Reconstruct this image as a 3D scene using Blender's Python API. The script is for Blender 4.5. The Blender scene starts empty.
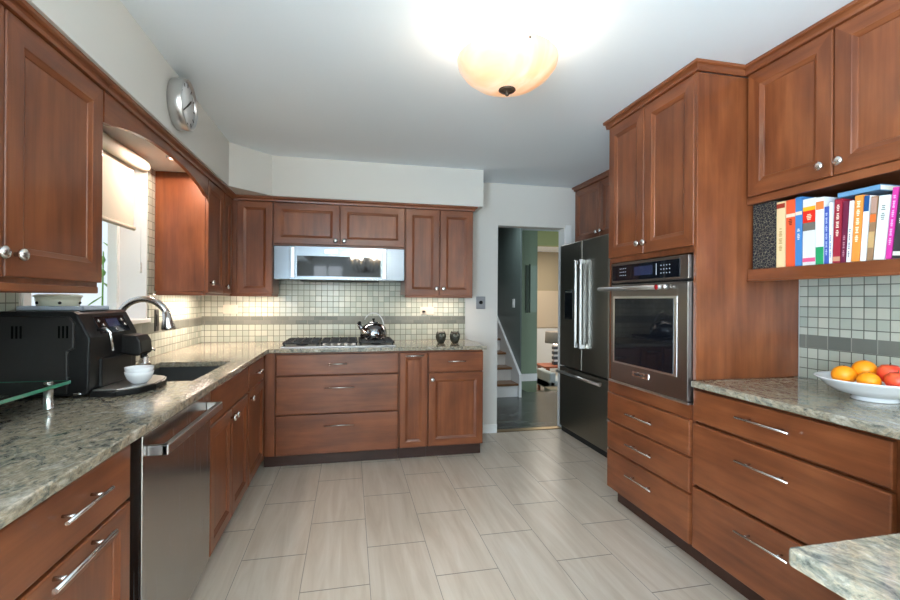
import bpy, bmesh, math, random
from mathutils import Vector, Matrix
random.seed(7)
SC = bpy.context.scene
COL = SC.collection
PI = math.pi

# ------------------------------------------------------------------ camera
YAW, ROLL, CAM_H, FPX = math.radians(12.336), math.radians(0.378), 1.2894, 457.5
def cam_matrix():
    cy, sy = math.cos(YAW), math.sin(YAW)
    R = Matrix(((cy, -sy, 0), (0, 0, -1), (sy, cy, 0)))
    cr, sr = math.cos(ROLL), math.sin(ROLL)
    R = Matrix(((cr, -sr, 0), (sr, cr, 0), (0, 0, 1))) @ R
    right, down, fwd = R[0], R[1], R[2]
    m = Matrix.Identity(4)
    for i in range(3):
        m[i][0], m[i][1], m[i][2] = right[i], -down[i], -fwd[i]
    m.translation = (0, 0, CAM_H)
    return m
cd = bpy.data.cameras.new('camera')
cd.sensor_width = 36.0
cd.lens = FPX * 36.0 / 900.0
cd.clip_start = 0.02
cam = bpy.data.objects.new('camera', cd)
COL.objects.link(cam)
cam.matrix_world = cam_matrix()
SC.camera = cam

# ------------------------------------------------------------------ world, exposure
W = bpy.data.worlds.new('daylight')
SC.world = W
W.use_nodes = True
bg = W.node_tree.nodes['Background']
bg.inputs[0].default_value = (0.78, 0.90, 1.0, 1)
bg.inputs[1].default_value = 0.85
SC.view_settings.view_transform = 'Standard'
SC.view_settings.look = 'None'
SC.view_settings.gamma = 1.0
SC.view_settings.use_curve_mapping = False
SC.view_settings.exposure = 0.45
try:
    SC.cycles.use_denoising = True
    SC.cycles.caustics_reflective = False
    SC.cycles.caustics_refractive = False
    SC.cycles.sample_clamp_indirect = 6.0
    SC.cycles.max_bounces = 10
    SC.cycles.diffuse_bounces = 5
    SC.cycles.glossy_bounces = 5
    SC.cycles.transmission_bounces = 8
except Exception:
    pass

WARM = (1.0, 0.80, 0.68)
def light(name, kind, loc, power, color=(1, 1, 1), size=None, size_y=None, direction=None, spot=None, blend=0.5, portal=False, radius=None):
    l = bpy.data.lights.new(name, kind)
    l.energy = power
    l.color = color
    if kind == 'AREA':
        l.shape = 'RECTANGLE'
        l.size, l.size_y = size, size_y
        if portal:
            l.cycles.is_portal = True
    if radius is not None:
        l.shadow_soft_size = radius
    if spot:
        l.spot_size, l.spot_blend = spot, blend
    o = bpy.data.objects.new(name, l)
    COL.objects.link(o)
    o.location = loc
    if direction:
        o.rotation_euler = Vector(direction).to_track_quat('-Z', 'Y').to_euler()
    o['kind'] = 'helper'
    return o
# daylight through the three glazed openings of the room
P_SLIDE, P_REAR = 300, 25
DAY = (0.80, 0.91, 1.0)
light('daylight_sink', 'AREA', (-1.445, 2.65, 1.615), 1, DAY, 1.15, 0.92, (1, 0, 0), portal=True)
light('daylight_slider', 'AREA', (-1.34, -1.65, 1.05), P_SLIDE, (0.66, 0.84, 1.0), 1.9, 1.9, (1, 0, 0.30))
light('daylight_rear', 'AREA', (-0.5, -3.32, 1.45), P_REAR, DAY, 0.7, 1.2, (0, 1, 0))

# ------------------------------------------------------------------ materials
def srgb(r, g, b):
    f = lambda c: ((c / 255.0 + 0.055) / 1.055) ** 2.4 if c / 255.0 > 0.04045 else c / 255.0 / 12.92
    return (f(r), f(g), f(b), 1.0)
def mat(name, color, rough=0.5, metal=0.0, spec=0.5, coat=0.0, trans=0.0, ior=1.45, emit=None, es=0.0, alpha=None):
    m = bpy.data.materials.new(name)
    m.use_nodes = True
    b = m.node_tree.nodes['Principled BSDF']
    b.inputs['Base Color'].default_value = color if len(color) == 4 else (*color, 1)
    b.inputs['Roughness'].default_value = rough
    b.inputs['Metallic'].default_value = metal
    b.inputs['Specular IOR Level'].default_value = spec
    b.inputs['Coat Weight'].default_value = coat
    b.inputs['Coat Roughness'].default_value = 0.15
    b.inputs['Transmission Weight'].default_value = trans
    b.inputs['IOR'].default_value = ior
    if emit:
        b.inputs['Emission Color'].default_value = (*emit, 1)
        b.inputs['Emission Strength'].default_value = es
    return m
class NT:
    def __init__(s, m):
        s.m, s.t = m, m.node_tree
        s.b = s.t.nodes['Principled BSDF']
    def n(s, kind, **kw):
        nd = s.t.nodes.new(kind)
        for k, v in kw.items():
            if k.startswith('i_'):
                nd.inputs[k[2:].replace('_', ' ')].default_value = v
            else:
                setattr(nd, k, v)
        return nd
    def l(s, a, b):
        s.t.links.new(a, b)
def ramp(nt, stops, fac):
    r = nt.n('ShaderNodeValToRGB')
    e = r.color_ramp.elements
    e[0].position, e[0].color = stops[0]
    e[1].position, e[1].color = stops[-1]
    for p, c in stops[1:-1]:
        x = e.new(p)
        x.color = c
    nt.l(fac, r.inputs[0])
    return r.outputs[0]
def coords(nt, scale, loc=(0, 0, 0)):
    tc = nt.n('ShaderNodeTexCoord')
    mp = nt.n('ShaderNodeMapping')
    mp.inputs['Scale'].default_value = scale
    mp.inputs['Location'].default_value = loc
    nt.l(tc.outputs['Object'], mp.inputs[0])
    return mp.outputs[0]
def mixrgb(nt, a, b, fac, mode='MIX'):
    x = nt.n('ShaderNodeMix', data_type='RGBA', blend_type=mode)
    for sock, v in ((x.inputs[6], a), (x.inputs[7], b), (x.inputs[0], fac)):
        if hasattr(v, 'is_linked'):
            nt.l(v, sock)
        else:
            sock.default_value = v
    return x.outputs[2]
def bump(nt, height, strength, dist=0.002):
    bp = nt.n('ShaderNodeBump')
    bp.inputs['Strength'].default_value = strength
    bp.inputs['Distance'].default_value = dist
    nt.l(height, bp.inputs['Height'])
    nt.l(bp.outputs[0], nt.b.inputs['Normal'])

def wood(name, scale, dark, mid, lite, rough=0.36):
    m = mat(name, mid, rough, coat=0.25)
    nt = NT(m)
    v = coords(nt, scale)
    n1 = nt.n('ShaderNodeTexNoise', i_Scale=1.0, i_Detail=6.0, i_Roughness=0.62, i_Distortion=0.5)
    nt.l(v, n1.inputs['Vector'])
    blotch = nt.n('ShaderNodeTexNoise', i_Scale=1.3, i_Detail=3.0, i_Roughness=0.55)
    v2 = coords(nt, tuple(2.2 if s < 10 else 6.0 for s in scale))
    nt.l(v2, blotch.inputs['Vector'])
    c1 = ramp(nt, [(0.30, dark), (0.5, mid), (0.72, lite)], n1.outputs[0])
    c2 = ramp(nt, [(0.30, dark), (0.52, mid), (0.75, lite)], blotch.outputs[0])
    nt.l(mixrgb(nt, c1, c2, 0.55), nt.b.inputs['Base Color'])
    bump(nt, n1.outputs[0], 0.06, 0.001)
    return m
WD = (srgb(88, 44, 23), srgb(122, 67, 37), srgb(149, 89, 53))
WOOD_V = wood('cherry_wood_vertical_grain', (26, 26, 1.6), *WD)
WOOD_H = wood('cherry_wood_horizontal_grain', (1.6, 1.6, 26), *WD)
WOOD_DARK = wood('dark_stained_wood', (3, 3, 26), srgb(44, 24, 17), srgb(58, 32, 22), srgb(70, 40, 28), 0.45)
DARKGAP = mat('cabinet_shadow_line', srgb(40, 22, 15), 0.7)
OAK = wood('stair_oak', (2, 20, 20), srgb(98, 66, 40), srgb(122, 84, 52), srgb(140, 100, 64))

def granite():
    m = mat('speckled_granite', (0.4, 0.38, 0.32), 0.11, spec=0.6)
    nt = NT(m)
    v = coords(nt, (1, 1, 1))
    v = coords(nt, (1.0, 0.55, 1.0))
    big = nt.n('ShaderNodeTexNoise', i_Scale=11.0, i_Detail=9.0, i_Roughness=0.70, i_Distortion=1.6)
    nt.l(v, big.inputs['Vector'])
    fine = nt.n('ShaderNodeTexNoise', i_Scale=60.0, i_Detail=5.0, i_Roughness=0.75, i_Distortion=0.6)
    nt.l(v, fine.inputs['Vector'])
    vor = nt.n('ShaderNodeTexVoronoi', i_Scale=110.0)
    nt.l(v, vor.inputs['Vector'])
    c = ramp(nt, [(0.37, srgb(50, 60, 60)), (0.44, srgb(118, 120, 110)), (0.49, srgb(176, 160, 134)), (0.54, srgb(126, 118, 102)), (0.60, srgb(176, 170, 154)), (0.70, srgb(214, 210, 200))], big.outputs[0])
    d = ramp(nt, [(0.40, srgb(28, 36, 37)), (0.48, srgb(128, 126, 114)), (0.56, srgb(164, 154, 134)), (0.68, srgb(220, 216, 206))], fine.outputs[0])
    e = ramp(nt, [(0.0, srgb(40, 46, 44)), (0.35, srgb(150, 142, 122)), (0.8, srgb(200, 192, 174))], vor.outputs['Distance'])
    k = mixrgb(nt, c, d, 0.42)
    k = mixrgb(nt, k, e, 0.12)
    nt.l(k, nt.b.inputs['Base Color'])
    return m
GRANITE = granite()

def tile(name, axis, pitch_u, pitch_v, c1, c2, grout, offset=0.0, off=(0, 0), rough=0.12, mortar=0.045, wav=0.25):
    m = mat(name, c1, rough, spec=0.55)
    nt = NT(m)
    tc = nt.n('ShaderNodeTexCoord')
    sp = nt.n('ShaderNodeSeparateXYZ')
    nt.l(tc.outputs['Object'], sp.inputs[0])
    cb = nt.n('ShaderNodeCombineXYZ')
    nt.l(sp.outputs[{'x': 'X', 'y': 'Y'}[axis[0]]], cb.inputs[0])
    nt.l(sp.outputs[{'z': 'Z', 'y': 'Y', 'x': 'X'}[axis[1]]], cb.inputs[1])
    mp = nt.n('ShaderNodeMapping')
    mp.inputs['Scale'].default_value = (1 / pitch_u, 1 / pitch_v, 1)
    mp.inputs['Location'].default_value = (-off[0] / pitch_u, -off[1] / pitch_v, 0)
    nt.l(cb.outputs[0], mp.inputs[0])
    br = nt.n('ShaderNodeTexBrick', offset=offset, squash=1.0)
    br.inputs['Scale'].default_value = 1.0
    br.inputs['Brick Width'].default_value = 1.0
    br.inputs['Row Height'].default_value = 1.0
    br.inputs['Mortar Size'].default_value = mortar
    br.inputs['Mortar Smooth'].default_value = 0.15
    br.inputs['Color1'].default_value = c1
    br.inputs['Color2'].default_value = c2
    br.inputs['Mortar'].default_value = grout
    nt.l(mp.outputs[0], br.inputs['Vector'])
    nt.l(br.outputs['Color'], nt.b.inputs['Base Color'])
    inv = nt.n('ShaderNodeMath', operation='SUBTRACT')
    inv.inputs[0].default_value = 1.0
    nt.l(br.outputs['Fac'], inv.inputs[1])
    ns = nt.n('ShaderNodeTexNoise', i_Scale=1.3, i_Detail=1.0)
    nt.l(mp.outputs[0], ns.inputs['Vector'])
    ad = nt.n('ShaderNodeMath', operation='MULTIPLY_ADD')
    nt.l(ns.outputs[0], ad.inputs[0])
    ad.inputs[1].default_value = wav * 3
    nt.l(inv.outputs[0], ad.inputs[2])
    bump(nt, ad.outputs[0], 0.5, 0.0015)
    rr = nt.n('ShaderNodeMapRange')
    nt.l(br.outputs['Fac'], rr.inputs[0])
    rr.inputs['To Min'].default_value = rough
    rr.inputs['To Max'].default_value = 0.8
    nt.l(rr.outputs[0], nt.b.inputs['Roughness'])
    return m, nt, br, mp
T1, T2, TG = srgb(190, 192, 177), srgb(163, 171, 158), srgb(98, 99, 90)
TILE_B = tile('glass_tile_back', 'xz', 0.0505, 0.0505, T1, T2, TG, off=(0.004, 0.914))[0]
TILE_S = tile('glass_tile_side', 'yz', 0.0505, 0.0505, T1, T2, TG, off=(0.012, 0.914))[0]
B1, B2 = srgb(120, 122, 112), srgb(98, 102, 95)
BAND_B = tile('stone_band_back', 'xz', 0.105, 0.0335, B1, B2, srgb(132, 130, 118), 0.5, (0, 1.068), 0.35, 0.02)[0]
BAND_S = tile('stone_band_side', 'yz', 0.105, 0.064, B1, B2, srgb(150, 150, 140), 0.5, (0, 1.067), 0.30, 0.02)[0]

def floor_material():
    m, nt, br, mp = tile('porcelain_plank_floor', 'yx', 0.63, 0.3045, srgb(202, 187, 168), srgb(192, 179, 163), srgb(150, 141, 130), 0.5, (2.10, -0.208 - 0.3045), 0.30, 0.005, 0.0)
    st = nt.n('ShaderNodeTexNoise', i_Scale=1.0, i_Detail=6.0, i_Roughness=0.6, i_Distortion=0.8)
    nt.l(coords(nt, (16, 1.3, 1)), st.inputs['Vector'])
    c = ramp(nt, [(0.30, srgb(198, 182, 163)), (0.50, srgb(217, 204, 187)), (0.72, srgb(234, 225, 212))], st.outputs[0])
    k = mixrgb(nt, br.outputs['Color'], c, 0.62)
    k2 = mixrgb(nt, k, srgb(146, 137, 126), br.outputs['Fac'])
    nt.l(k2, nt.b.inputs['Base Color'])
    return m
FLOOR = floor_material()
PAINT = mat('warm_grey_wall_paint', srgb(212, 211, 206), 0.8, spec=0.2)
CEIL = mat('ceiling_paint', srgb(232, 240, 246), 0.9, spec=0.1)
WHITE = mat('white_trim_paint', srgb(232, 232, 230), 0.45)
TEAL = mat('slate_green_hall_paint', srgb(92, 104, 100), 0.3)
GREEN = mat('sage_green_hall_paint', srgb(128, 146, 122), 0.45)
LIME = mat('pale_lime_paint', srgb(178, 182, 124), 0.6)
TAN = mat('tan_living_room_paint', srgb(172, 158, 132), 0.7)
def slate():
    m = mat('slate_hall_floor', srgb(74, 80, 78), 0.22)
    nt = NT(m)
    n = nt.n('ShaderNodeTexNoise', i_Scale=3.0, i_Detail=5.0)
    nt.l(coords(nt, (1, 3, 1)), n.inputs['Vector'])
    nt.l(ramp(nt, [(0.35, srgb(56, 62, 60)), (0.65, srgb(92, 98, 95))], n.outputs[0]), nt.b.inputs['Base Color'])
    return m
SLATE = slate()
PLANKS = mat('grey_living_room_floor', srgb(150, 144, 132), 0.3)
GRASS = mat('lawn_outside', srgb(120, 150, 90), 0.9)

def brushed(name, color, rough, scale):
    m = mat(name, color, rough, 1.0)
    nt = NT(m)
    n = nt.n('ShaderNodeTexNoise', i_Scale=1.0, i_Detail=3.0)
    nt.l(coords(nt, scale), n.inputs['Vector'])
    r = nt.n('ShaderNodeMapRange')
    nt.l(n.outputs[0], r.inputs[0])
    r.inputs['To Min'].default_value = rough - 0.05
    r.inputs['To Max'].default_value = rough + 0.07
    nt.l(r.outputs[0], nt.b.inputs['Roughness'])
    return m
STEEL = brushed('brushed_steel', (0.50, 0.50, 0.50, 1), 0.30, (2, 2, 220))
STEEL_MICRO = brushed('microwave_steel', (0.17, 0.195, 0.22, 1), 0.22, (2, 2, 220))
STEEL_OVEN = brushed('oven_steel', (0.30, 0.28, 0.265, 1), 0.30, (2, 2, 220))
STEEL_DW = brushed('dishwasher_steel', (0.42, 0.41, 0.40, 1), 0.24, (220, 220, 2))
STEEL_FRIDGE = brushed('dark_fridge_steel', (0.27, 0.25, 0.21, 1), 0.34, (220, 220, 2))
STEEL_BRIGHT = mat('bright_steel_edge', (0.70, 0.70, 0.70), 0.28, 1.0)
CHROME = mat('chrome', (0.82, 0.82, 0.82), 0.10, 1.0)
NICKEL = mat('satin_nickel', (0.70, 0.68, 0.66), 0.24, 1.0)
BRASS = mat('antique_brass', (0.42, 0.30, 0.16), 0.3, 1.0)
BRONZE = mat('dark_bronze', (0.07, 0.045, 0.03), 0.4, 0.6)
BLACK_GLASS = mat('black_glass', (0.006, 0.007, 0.010), 0.04, spec=0.4)
BLACK = mat('black_plastic', (0.008, 0.008, 0.008), 0.34, spec=0.25)
BLACK_MATTE = mat('black_matte', (0.012, 0.012, 0.012), 0.6)
GREY_PLASTIC = mat('charcoal_plastic', (0.016, 0.0155, 0.015), 0.36, spec=0.3)
IRON = mat('cast_iron', (0.015, 0.015, 0.016), 0.45)
SINKM = mat('grey_composite_sink', (0.05, 0.053, 0.053), 0.45)
CERAMIC = mat('white_ceramic', srgb(236, 238, 240), 0.12)
CREAM = mat('cream_ceramic', srgb(222, 224, 204), 0.2)
SHADE = mat('cream_roller_shade', srgb(206, 200, 182), 0.8)
OUTLET = mat('ivory_outlet_plastic', srgb(206, 192, 174), 0.35)
PLATE_GREY = mat('grey_switch_plate', (0.30, 0.31, 0.33), 0.35, 0.6)
GREEN_GLASS = mat('green_tinted_glass', srgb(205, 238, 226), 0.02, trans=1.0, ior=1.5)
GLASS_EDGE = mat('green_glass_edge', srgb(40, 120, 96), 0.1, spec=0.6)
PANE = mat('window_glass', (1, 1, 1), 0.0)
def _pane():
    nt = NT(PANE)
    tp = nt.n('ShaderNodeBsdfTransparent')
    gl = nt.n('ShaderNodeBsdfGlossy', i_Roughness=0.0)
    mx = nt.n('ShaderNodeMixShader')
    mx.inputs[0].default_value = 0.05
    nt.l(tp.outputs[0], mx.inputs[1])
    nt.l(gl.outputs[0], mx.inputs[2])
    nt.l(mx.outputs[0], nt.t.nodes['Material Output'].inputs[0])
_pane()
DISPLAY = mat('lit_display', (0.01, 0.012, 0.03), 0.1, emit=(0.10, 0.14, 0.34), es=0.10)
MARK = mat('pale_control_marking', srgb(200, 205, 215), 0.5)
RED = mat('red_enamel', srgb(170, 30, 34), 0.2)
ORANGE = mat('orange_peel', srgb(246, 150, 22), 0.42)
LAMP_SHADE = mat('grey_lampshade', srgb(112, 108, 100), 0.8)
UPH = mat('pale_blue_upholstery', srgb(176, 186, 188), 0.9)
BEIGE = mat('beige_upholstery', srgb(168, 156, 132), 0.9)
LEAF = mat('green_leaf', srgb(112, 176, 52), 0.5)
def apple():
    m = mat('red_yellow_apple_skin', srgb(222, 70, 40), 0.3)
    nt = NT(m)
    n = nt.n('ShaderNodeTexNoise', i_Scale=14.0, i_Detail=3.0)
    nt.l(coords(nt, (1, 1, 1)), n.inputs['Vector'])
    nt.l(ramp(nt, [(0.35, srgb(214, 52, 38)), (0.55, srgb(232, 92, 56)), (0.72, srgb(246, 168, 90))], n.outputs[0]), nt.b.inputs['Base Color'])
    return m
APPLE = apple()
def alabaster():
    m = mat('glowing_alabaster_glass', srgb(250, 226, 176), 0.3)
    nt = NT(m)
    n = nt.n('ShaderNodeTexNoise', i_Scale=5.0, i_Detail=4.0, i_Distortion=1.2)
    nt.l(coords(nt, (1, 1, 1)), n.inputs['Vector'])
    c = ramp(nt, [(0.35, srgb(255, 216, 170)), (0.65, srgb(255, 240, 220))], n.outputs[0])
    nt.l(c, nt.b.inputs['Base Color'])
    nt.l(c, nt.b.inputs['Emission Color'])
    nt.b.inputs['Emission Strength'].default_value = 0.16
    tr = nt.n('ShaderNodeBsdfTranslucent')
    nt.l(c, tr.inputs[0])
    mx = nt.n('ShaderNodeMixShader')
    mx.inputs[0].default_value = 0.14
    out = nt.t.nodes['Material Output']
    nt.l(nt.b.outputs[0], mx.inputs[1])
    nt.l(tr.outputs[0], mx.inputs[2])
    nt.l(mx.outputs[0], out.inputs[0])
    return m
ALABASTER = alabaster()
GLOW = mat('glowing_bulb', srgb(255, 220, 160), 0.3, emit=(1.0, 0.72, 0.38), es=14.0)
GLOW_STRIP = mat('glowing_led_lens', srgb(255, 235, 205), 0.4, emit=(1.0, 0.85, 0.62), es=5.0)

# ------------------------------------------------------------------ mesh helpers
BASE = {}
class MB:
    def __init__(s):
        s.bm = bmesh.new()
    def face(s, vs, smooth=False, mi=0):
        try:
            f = s.bm.faces.new(vs)
        except ValueError:
            return None
        f.smooth = smooth
        f.material_index = mi
        return f
    def box(s, x0, x1, y0, y1, z0, z1, mi=0, f=None):
        f = f or (lambda a, b, c: (a, b, c))
        v = [s.bm.verts.new(f(x, y, z)) for x in (x0, x1) for y in (y0, y1) for z in (z0, z1)]
        for q in ((0, 1, 3, 2), (4, 6, 7, 5), (0, 4, 5, 1), (2, 3, 7, 6), (0, 2, 6, 4), (1, 5, 7, 3)):
            s.face([v[i] for i in q], False, mi)
        return s
    def loft(s, loops, smooth=False, cap=True, mi=0, closed=True):
        rows = [[s.bm.verts.new(p) for p in lp] for lp in loops]
        for a, b in zip(rows, rows[1:]):
            n = len(a)
            for i in range(n if closed else n - 1):
                j = (i + 1) % n
                s.face([a[i], a[j], b[j], b[i]], smooth, mi)
        if cap:
            s.face(rows[0][::-1], False, mi)
            s.face(rows[-1], False, mi)
        return s
    def lathe(s, prof, f, seg=24, smooth=True, mi=0, cap=True):
        loops = [[f(r * math.cos(2 * PI * i / seg), r * math.sin(2 * PI * i / seg), h) for i in range(seg)] for r, h in prof]
        return s.loft(loops, smooth, cap, mi)
    def tube(s, path, r, seg=12, smooth=True, mi=0):
        P = [Vector(p) for p in path]
        rs = r if isinstance(r, (list, tuple)) else [r] * len(P)
        loops = []
        ref = None
        for i, p in enumerate(P):
            t = (P[min(i + 1, len(P) - 1)] - P[max(i - 1, 0)]).normalized()
            if ref is None:
                ref = t.orthogonal().normalized()
            ref = (ref - t * ref.dot(t)).normalized()
            b = t.cross(ref)
            loops.append([tuple(p + (ref * math.cos(2 * PI * k / seg) + b * math.sin(2 * PI * k / seg)) * rs[i]) for k in range(seg)])
        return s.loft(loops, smooth, True, mi)
    def prism(s, poly, z0, z1, f=None, mi=0):
        f = f or (lambda a, b, c: (a, b, c))
        return s.loft([[f(x, y, z0) for x, y in poly], [f(x, y, z1) for x, y in poly]], False, True, mi)
    def ball(s, c, r, squash=1.0, seg=20, rings=12, mi=0):
        prof = [(max(1e-4, r * math.sin(PI * k / rings)), -r * squash * math.cos(PI * k / rings)) for k in range(rings + 1)]
        return s.lathe(prof, lambda a, b, h: (c[0] + a, c[1] + b, c[2] + h), seg, True, mi)
    def slab(s, xs, ys, keep, z0, z1):
        vt = {}
        def v(i, j, z):
            k = (i, j, z)
            if k not in vt:
                vt[k] = s.bm.verts.new((xs[i], ys[j], z))
            return vt[k]
        for i in range(len(xs) - 1):
            for j in range(len(ys) - 1):
                if not keep(i, j):
                    continue
                for z in (z0, z1):
                    s.face([v(i, j, z), v(i + 1, j, z), v(i + 1, j + 1, z), v(i, j + 1, z)])
                for (di, dj, a, b) in ((-1, 0, (i, j), (i, j + 1)), (1, 0, (i + 1, j), (i + 1, j + 1)), (0, -1, (i, j), (i + 1, j)), (0, 1, (i, j + 1), (i + 1, j + 1))):
                    ii, jj = i + di, j + dj
                    if 0 <= ii < len(xs) - 1 and 0 <= jj < len(ys) - 1 and keep(ii, jj):
                        continue
                    s.face([v(*a, z0), v(*b, z0), v(*b, z1), v(*a, z1)])
        return s
    def build(s, name, m, parent=None, bevel=0.0, bseg=2, origin=None):
        bmesh.ops.recalc_face_normals(s.bm, faces=s.bm.faces)
        if parent is not None:
            base = BASE[parent.name]
        else:
            if origin is None:
                origin = (0, 0, 0)
            base = Vector(origin)
        bmesh.ops.translate(s.bm, verts=s.bm.verts, vec=-base)
        me = bpy.data.meshes.new(name)
        s.bm.to_mesh(me)
        s.bm.free()
        for x in (m if isinstance(m, (list, tuple)) else [m]):
            me.materials.append(x)
        o = bpy.data.objects.new(name, me)
        COL.objects.link(o)
        BASE[o.name] = base
        if parent is not None:
            o.parent = parent
        else:
            o.location = base
        if bevel:
            b = o.modifiers.new('edge', 'BEVEL')
            b.width, b.segments, b.limit_method, b.angle_limit = bevel, bseg, 'ANGLE', math.radians(40)
        return o
def bx(*a, **k):
    return MB().box(*a, **k)
def tag(o, label, cat, group=None):
    o['label'], o['category'] = label, cat
    if group:
        o['group'] = group
    return o
def thing(name, loc, label, cat, group=None):
    o = bpy.data.objects.new(name, None)
    o.empty_display_size = 0.05
    COL.objects.link(o)
    o.location = loc
    BASE[o.name] = Vector(loc)
    return tag(o, label, cat, group)
def struct(name, mb, m, bevel=0.0, parent=None):
    o = mb.build(name, m, parent, bevel)
    if parent is None:
        o['kind'] = 'structure'
    return o
def up(cx, cy, z=0.0):
    return lambda a, b, h: (cx + a, cy + b, z + h)

# ------------------------------------------------------------------ cabinet helpers
def FM(face, plane):
    if face == 'L':
        return lambda u, z, n: (plane + n, u, z)
    if face == 'R':
        return lambda u, z, n: (plane - n, u, z)
    return lambda u, z, n: (u, plane - n, z)
T = 0.020
def rect_loft(mb, f, u0, u1, z0, z1, loops, framed):
    rows = []
    for ins, n in loops:
        rows.append([mb.bm.verts.new(f(*p, n)) for p in ((u0 + ins, z0 + ins), (u1 - ins, z0 + ins), (u1 - ins, z1 - ins), (u0 + ins, z1 - ins))])
    for a, b in zip(rows, rows[1:]):
        for i in range(4):
            j = (i + 1) % 4
            mb.face([a[i], a[j], b[j], b[i]], False, 1 if (framed and i in (0, 2)) else 0)
    mb.face(rows[0][::-1])
    mb.face(rows[-1])
def door(parent, face, plane, u0, u1, z0, z1, s=0.056, name='door'):
    """recessed-panel door, carcass face at plane"""
    mb = MB()
    rect_loft(mb, FM(face, plane), u0, u1, z0, z1, [(0, 0), (0, T - .004), (.002, T - .001), (.005, T), (s, T), (s + .003, T - .0025), (s + .017, T - .0085), (s + .019, T - .012)], True)
    return mb.build(name, [WOOD_V, WOOD_H], parent)
def drawer(parent, face, plane, u0, u1, z0, z1, name='drawer'):
    mb = MB()
    rect_loft(mb, FM(face, plane), u0, u1, z0, z1, [(0, 0), (0, T - .005), (.002, T - .0015), (.006, T)], False)
    return mb.build(name, WOOD_H, parent)
def knob(parent, face, plane, u, z):
    f = FM(face, plane)
    prof = [(.0065, 0), (.0065, .010), (.011, .013), (.0175, .017), (.0190, .022), (.015, .028), (.007, .0305), (.0005, .031)]
    return MB().lathe(prof, lambda a, b, h: f(u + a, z + b, T + h), 16).build('knob', NICKEL, parent)
def pull(parent, face, plane, u0, u1, z, r=0.0048):
    f = FM(face, plane)
    mb = MB().tube([f(u0, z, T + .030), f(u1, z, T + .030)], r, 12)
    d = (u1 - u0) * 0.2
    for u in (u0 + d, u1 - d):
        mb.tube([f(u, z, T), f(u, z, T + .030)], r * .8, 10)
    return mb.build('pull', NICKEL, parent)
def base_cab(loc, label, face, plane, u0, u1, back, z1=0.882, toe=True, z0=0.105):
    """carcass between plane and back; returns the root"""
    t = thing('base_cabinet', loc, label, 'cabinet')
    if face == 'B':
        bx(u0, u1, plane + .014, back, z0, z1).build('body', WOOD_V, t)
        if toe:
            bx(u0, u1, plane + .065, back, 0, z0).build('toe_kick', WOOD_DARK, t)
    else:
        x0, x1 = (back, plane - .014) if face == 'L' else (plane + .014, back)
        bx(x0, x1, u0, u1, z0, z1).build('body', WOOD_V, t)
        if toe:
            if face == 'L':
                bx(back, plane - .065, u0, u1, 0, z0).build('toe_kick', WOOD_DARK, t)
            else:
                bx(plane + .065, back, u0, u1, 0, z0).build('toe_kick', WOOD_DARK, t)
    return t

# key planes
XL, XLW, YB, YW, XR, XRW, ZC = -0.59, -1.238, 3.61, 4.257, 1.585, 2.21, 2.43
ZS = 2.11      # underside of the soffit
YR = -3.2      # rear wall of the room

# ------------------------------------------------------------------ room shell
struct('floor', bx(XLW, 2.95, YR, YW, -0.06, 0), FLOOR)
struct('ceiling', bx(XLW - .12, 2.95, YR - .12, YW + .12, ZC, ZC + .08), CEIL)
# left wall: sink window hole Y 2.07-3.225, Z 1.15-2.09 ; sliding door hole Y -2.65..-0.65, Z 0-2.05
WY0, WY1, WZ0, WZ1 = 2.07, 3.188, 1.15, 2.085
mb = MB()
x0, x1 = XLW - .20, XLW
mb.box(x0, x1, YR, -2.65, 0, ZC).box(x0, x1, -2.65, -0.65, 2.05, ZC).box(x0, x1, -0.65, WY0, 0, ZC)
mb.box(x0, x1, WY0, WY1, 0, WZ0).box(x0, x1, WY0, WY1, WZ1, ZC).box(x0, x1, WY1, YW + .12, 0, ZC)
struct('wall_left', mb, PAINT)
# back wall with doorway X 1.405-2.115
DX0, DX1, DZ = 1.405, 2.115, 2.02
mb = MB()
mb.box(XLW, DX0, YW, YW + .12, 0, ZC).box(DX0, DX1, YW, YW + .12, DZ, ZC).box(DX1, 3.05, YW, YW + .12, 0, ZC)
struct('wall_back', mb, PAINT)
mb = MB()
mb.box(XRW + .008, XRW + .12, YR, 3.32, 0, ZC).box(XRW + .12, 2.95, 3.22, 3.32, 0, ZC).box(2.95, 3.05, 3.22, YW, 0, ZC)
struct('wall_right', mb, PAINT)
mb = MB()
y0, y1 = YR - .12, YR
mb.box(XLW - .13, -0.85, y0, y1, 0, ZC).box(-.15, XRW + .12, y0, y1, 0, ZC).box(-.85, -.15, y0, y1, 0, .85).box(-.85, -.15, y0, y1, 2.1, ZC)
struct('wall_rear', mb, PAINT)
# soffit above the wall cabinets, chamfered in the corner
SX, SY = -0.868, 3.862
struct('soffit', MB().prism([(XLW, YR), (SX, YR), (SX, 3.60), (-0.612, SY), (1.139, SY), (1.139, YW), (XLW, YW)], ZS, ZC), PAINT)
# door jamb and casing, threshold
mb = MB().box(DX1 - .015, DX1, YW - .012, YW + .12, 0, DZ).box(DX1, DX1 + .062, YW - .014, YW, 0, DZ + .03)
struct('trim_1', mb, WHITE, 0.002)
struct('trim_2', bx(DX0, DX1, YW + .01, YW + .08, 0, .006), BRASS)
struct('baseboard_back', bx(1.105, DX0, YW - .012, YW, 0, .085), WHITE, 0.003)

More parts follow.
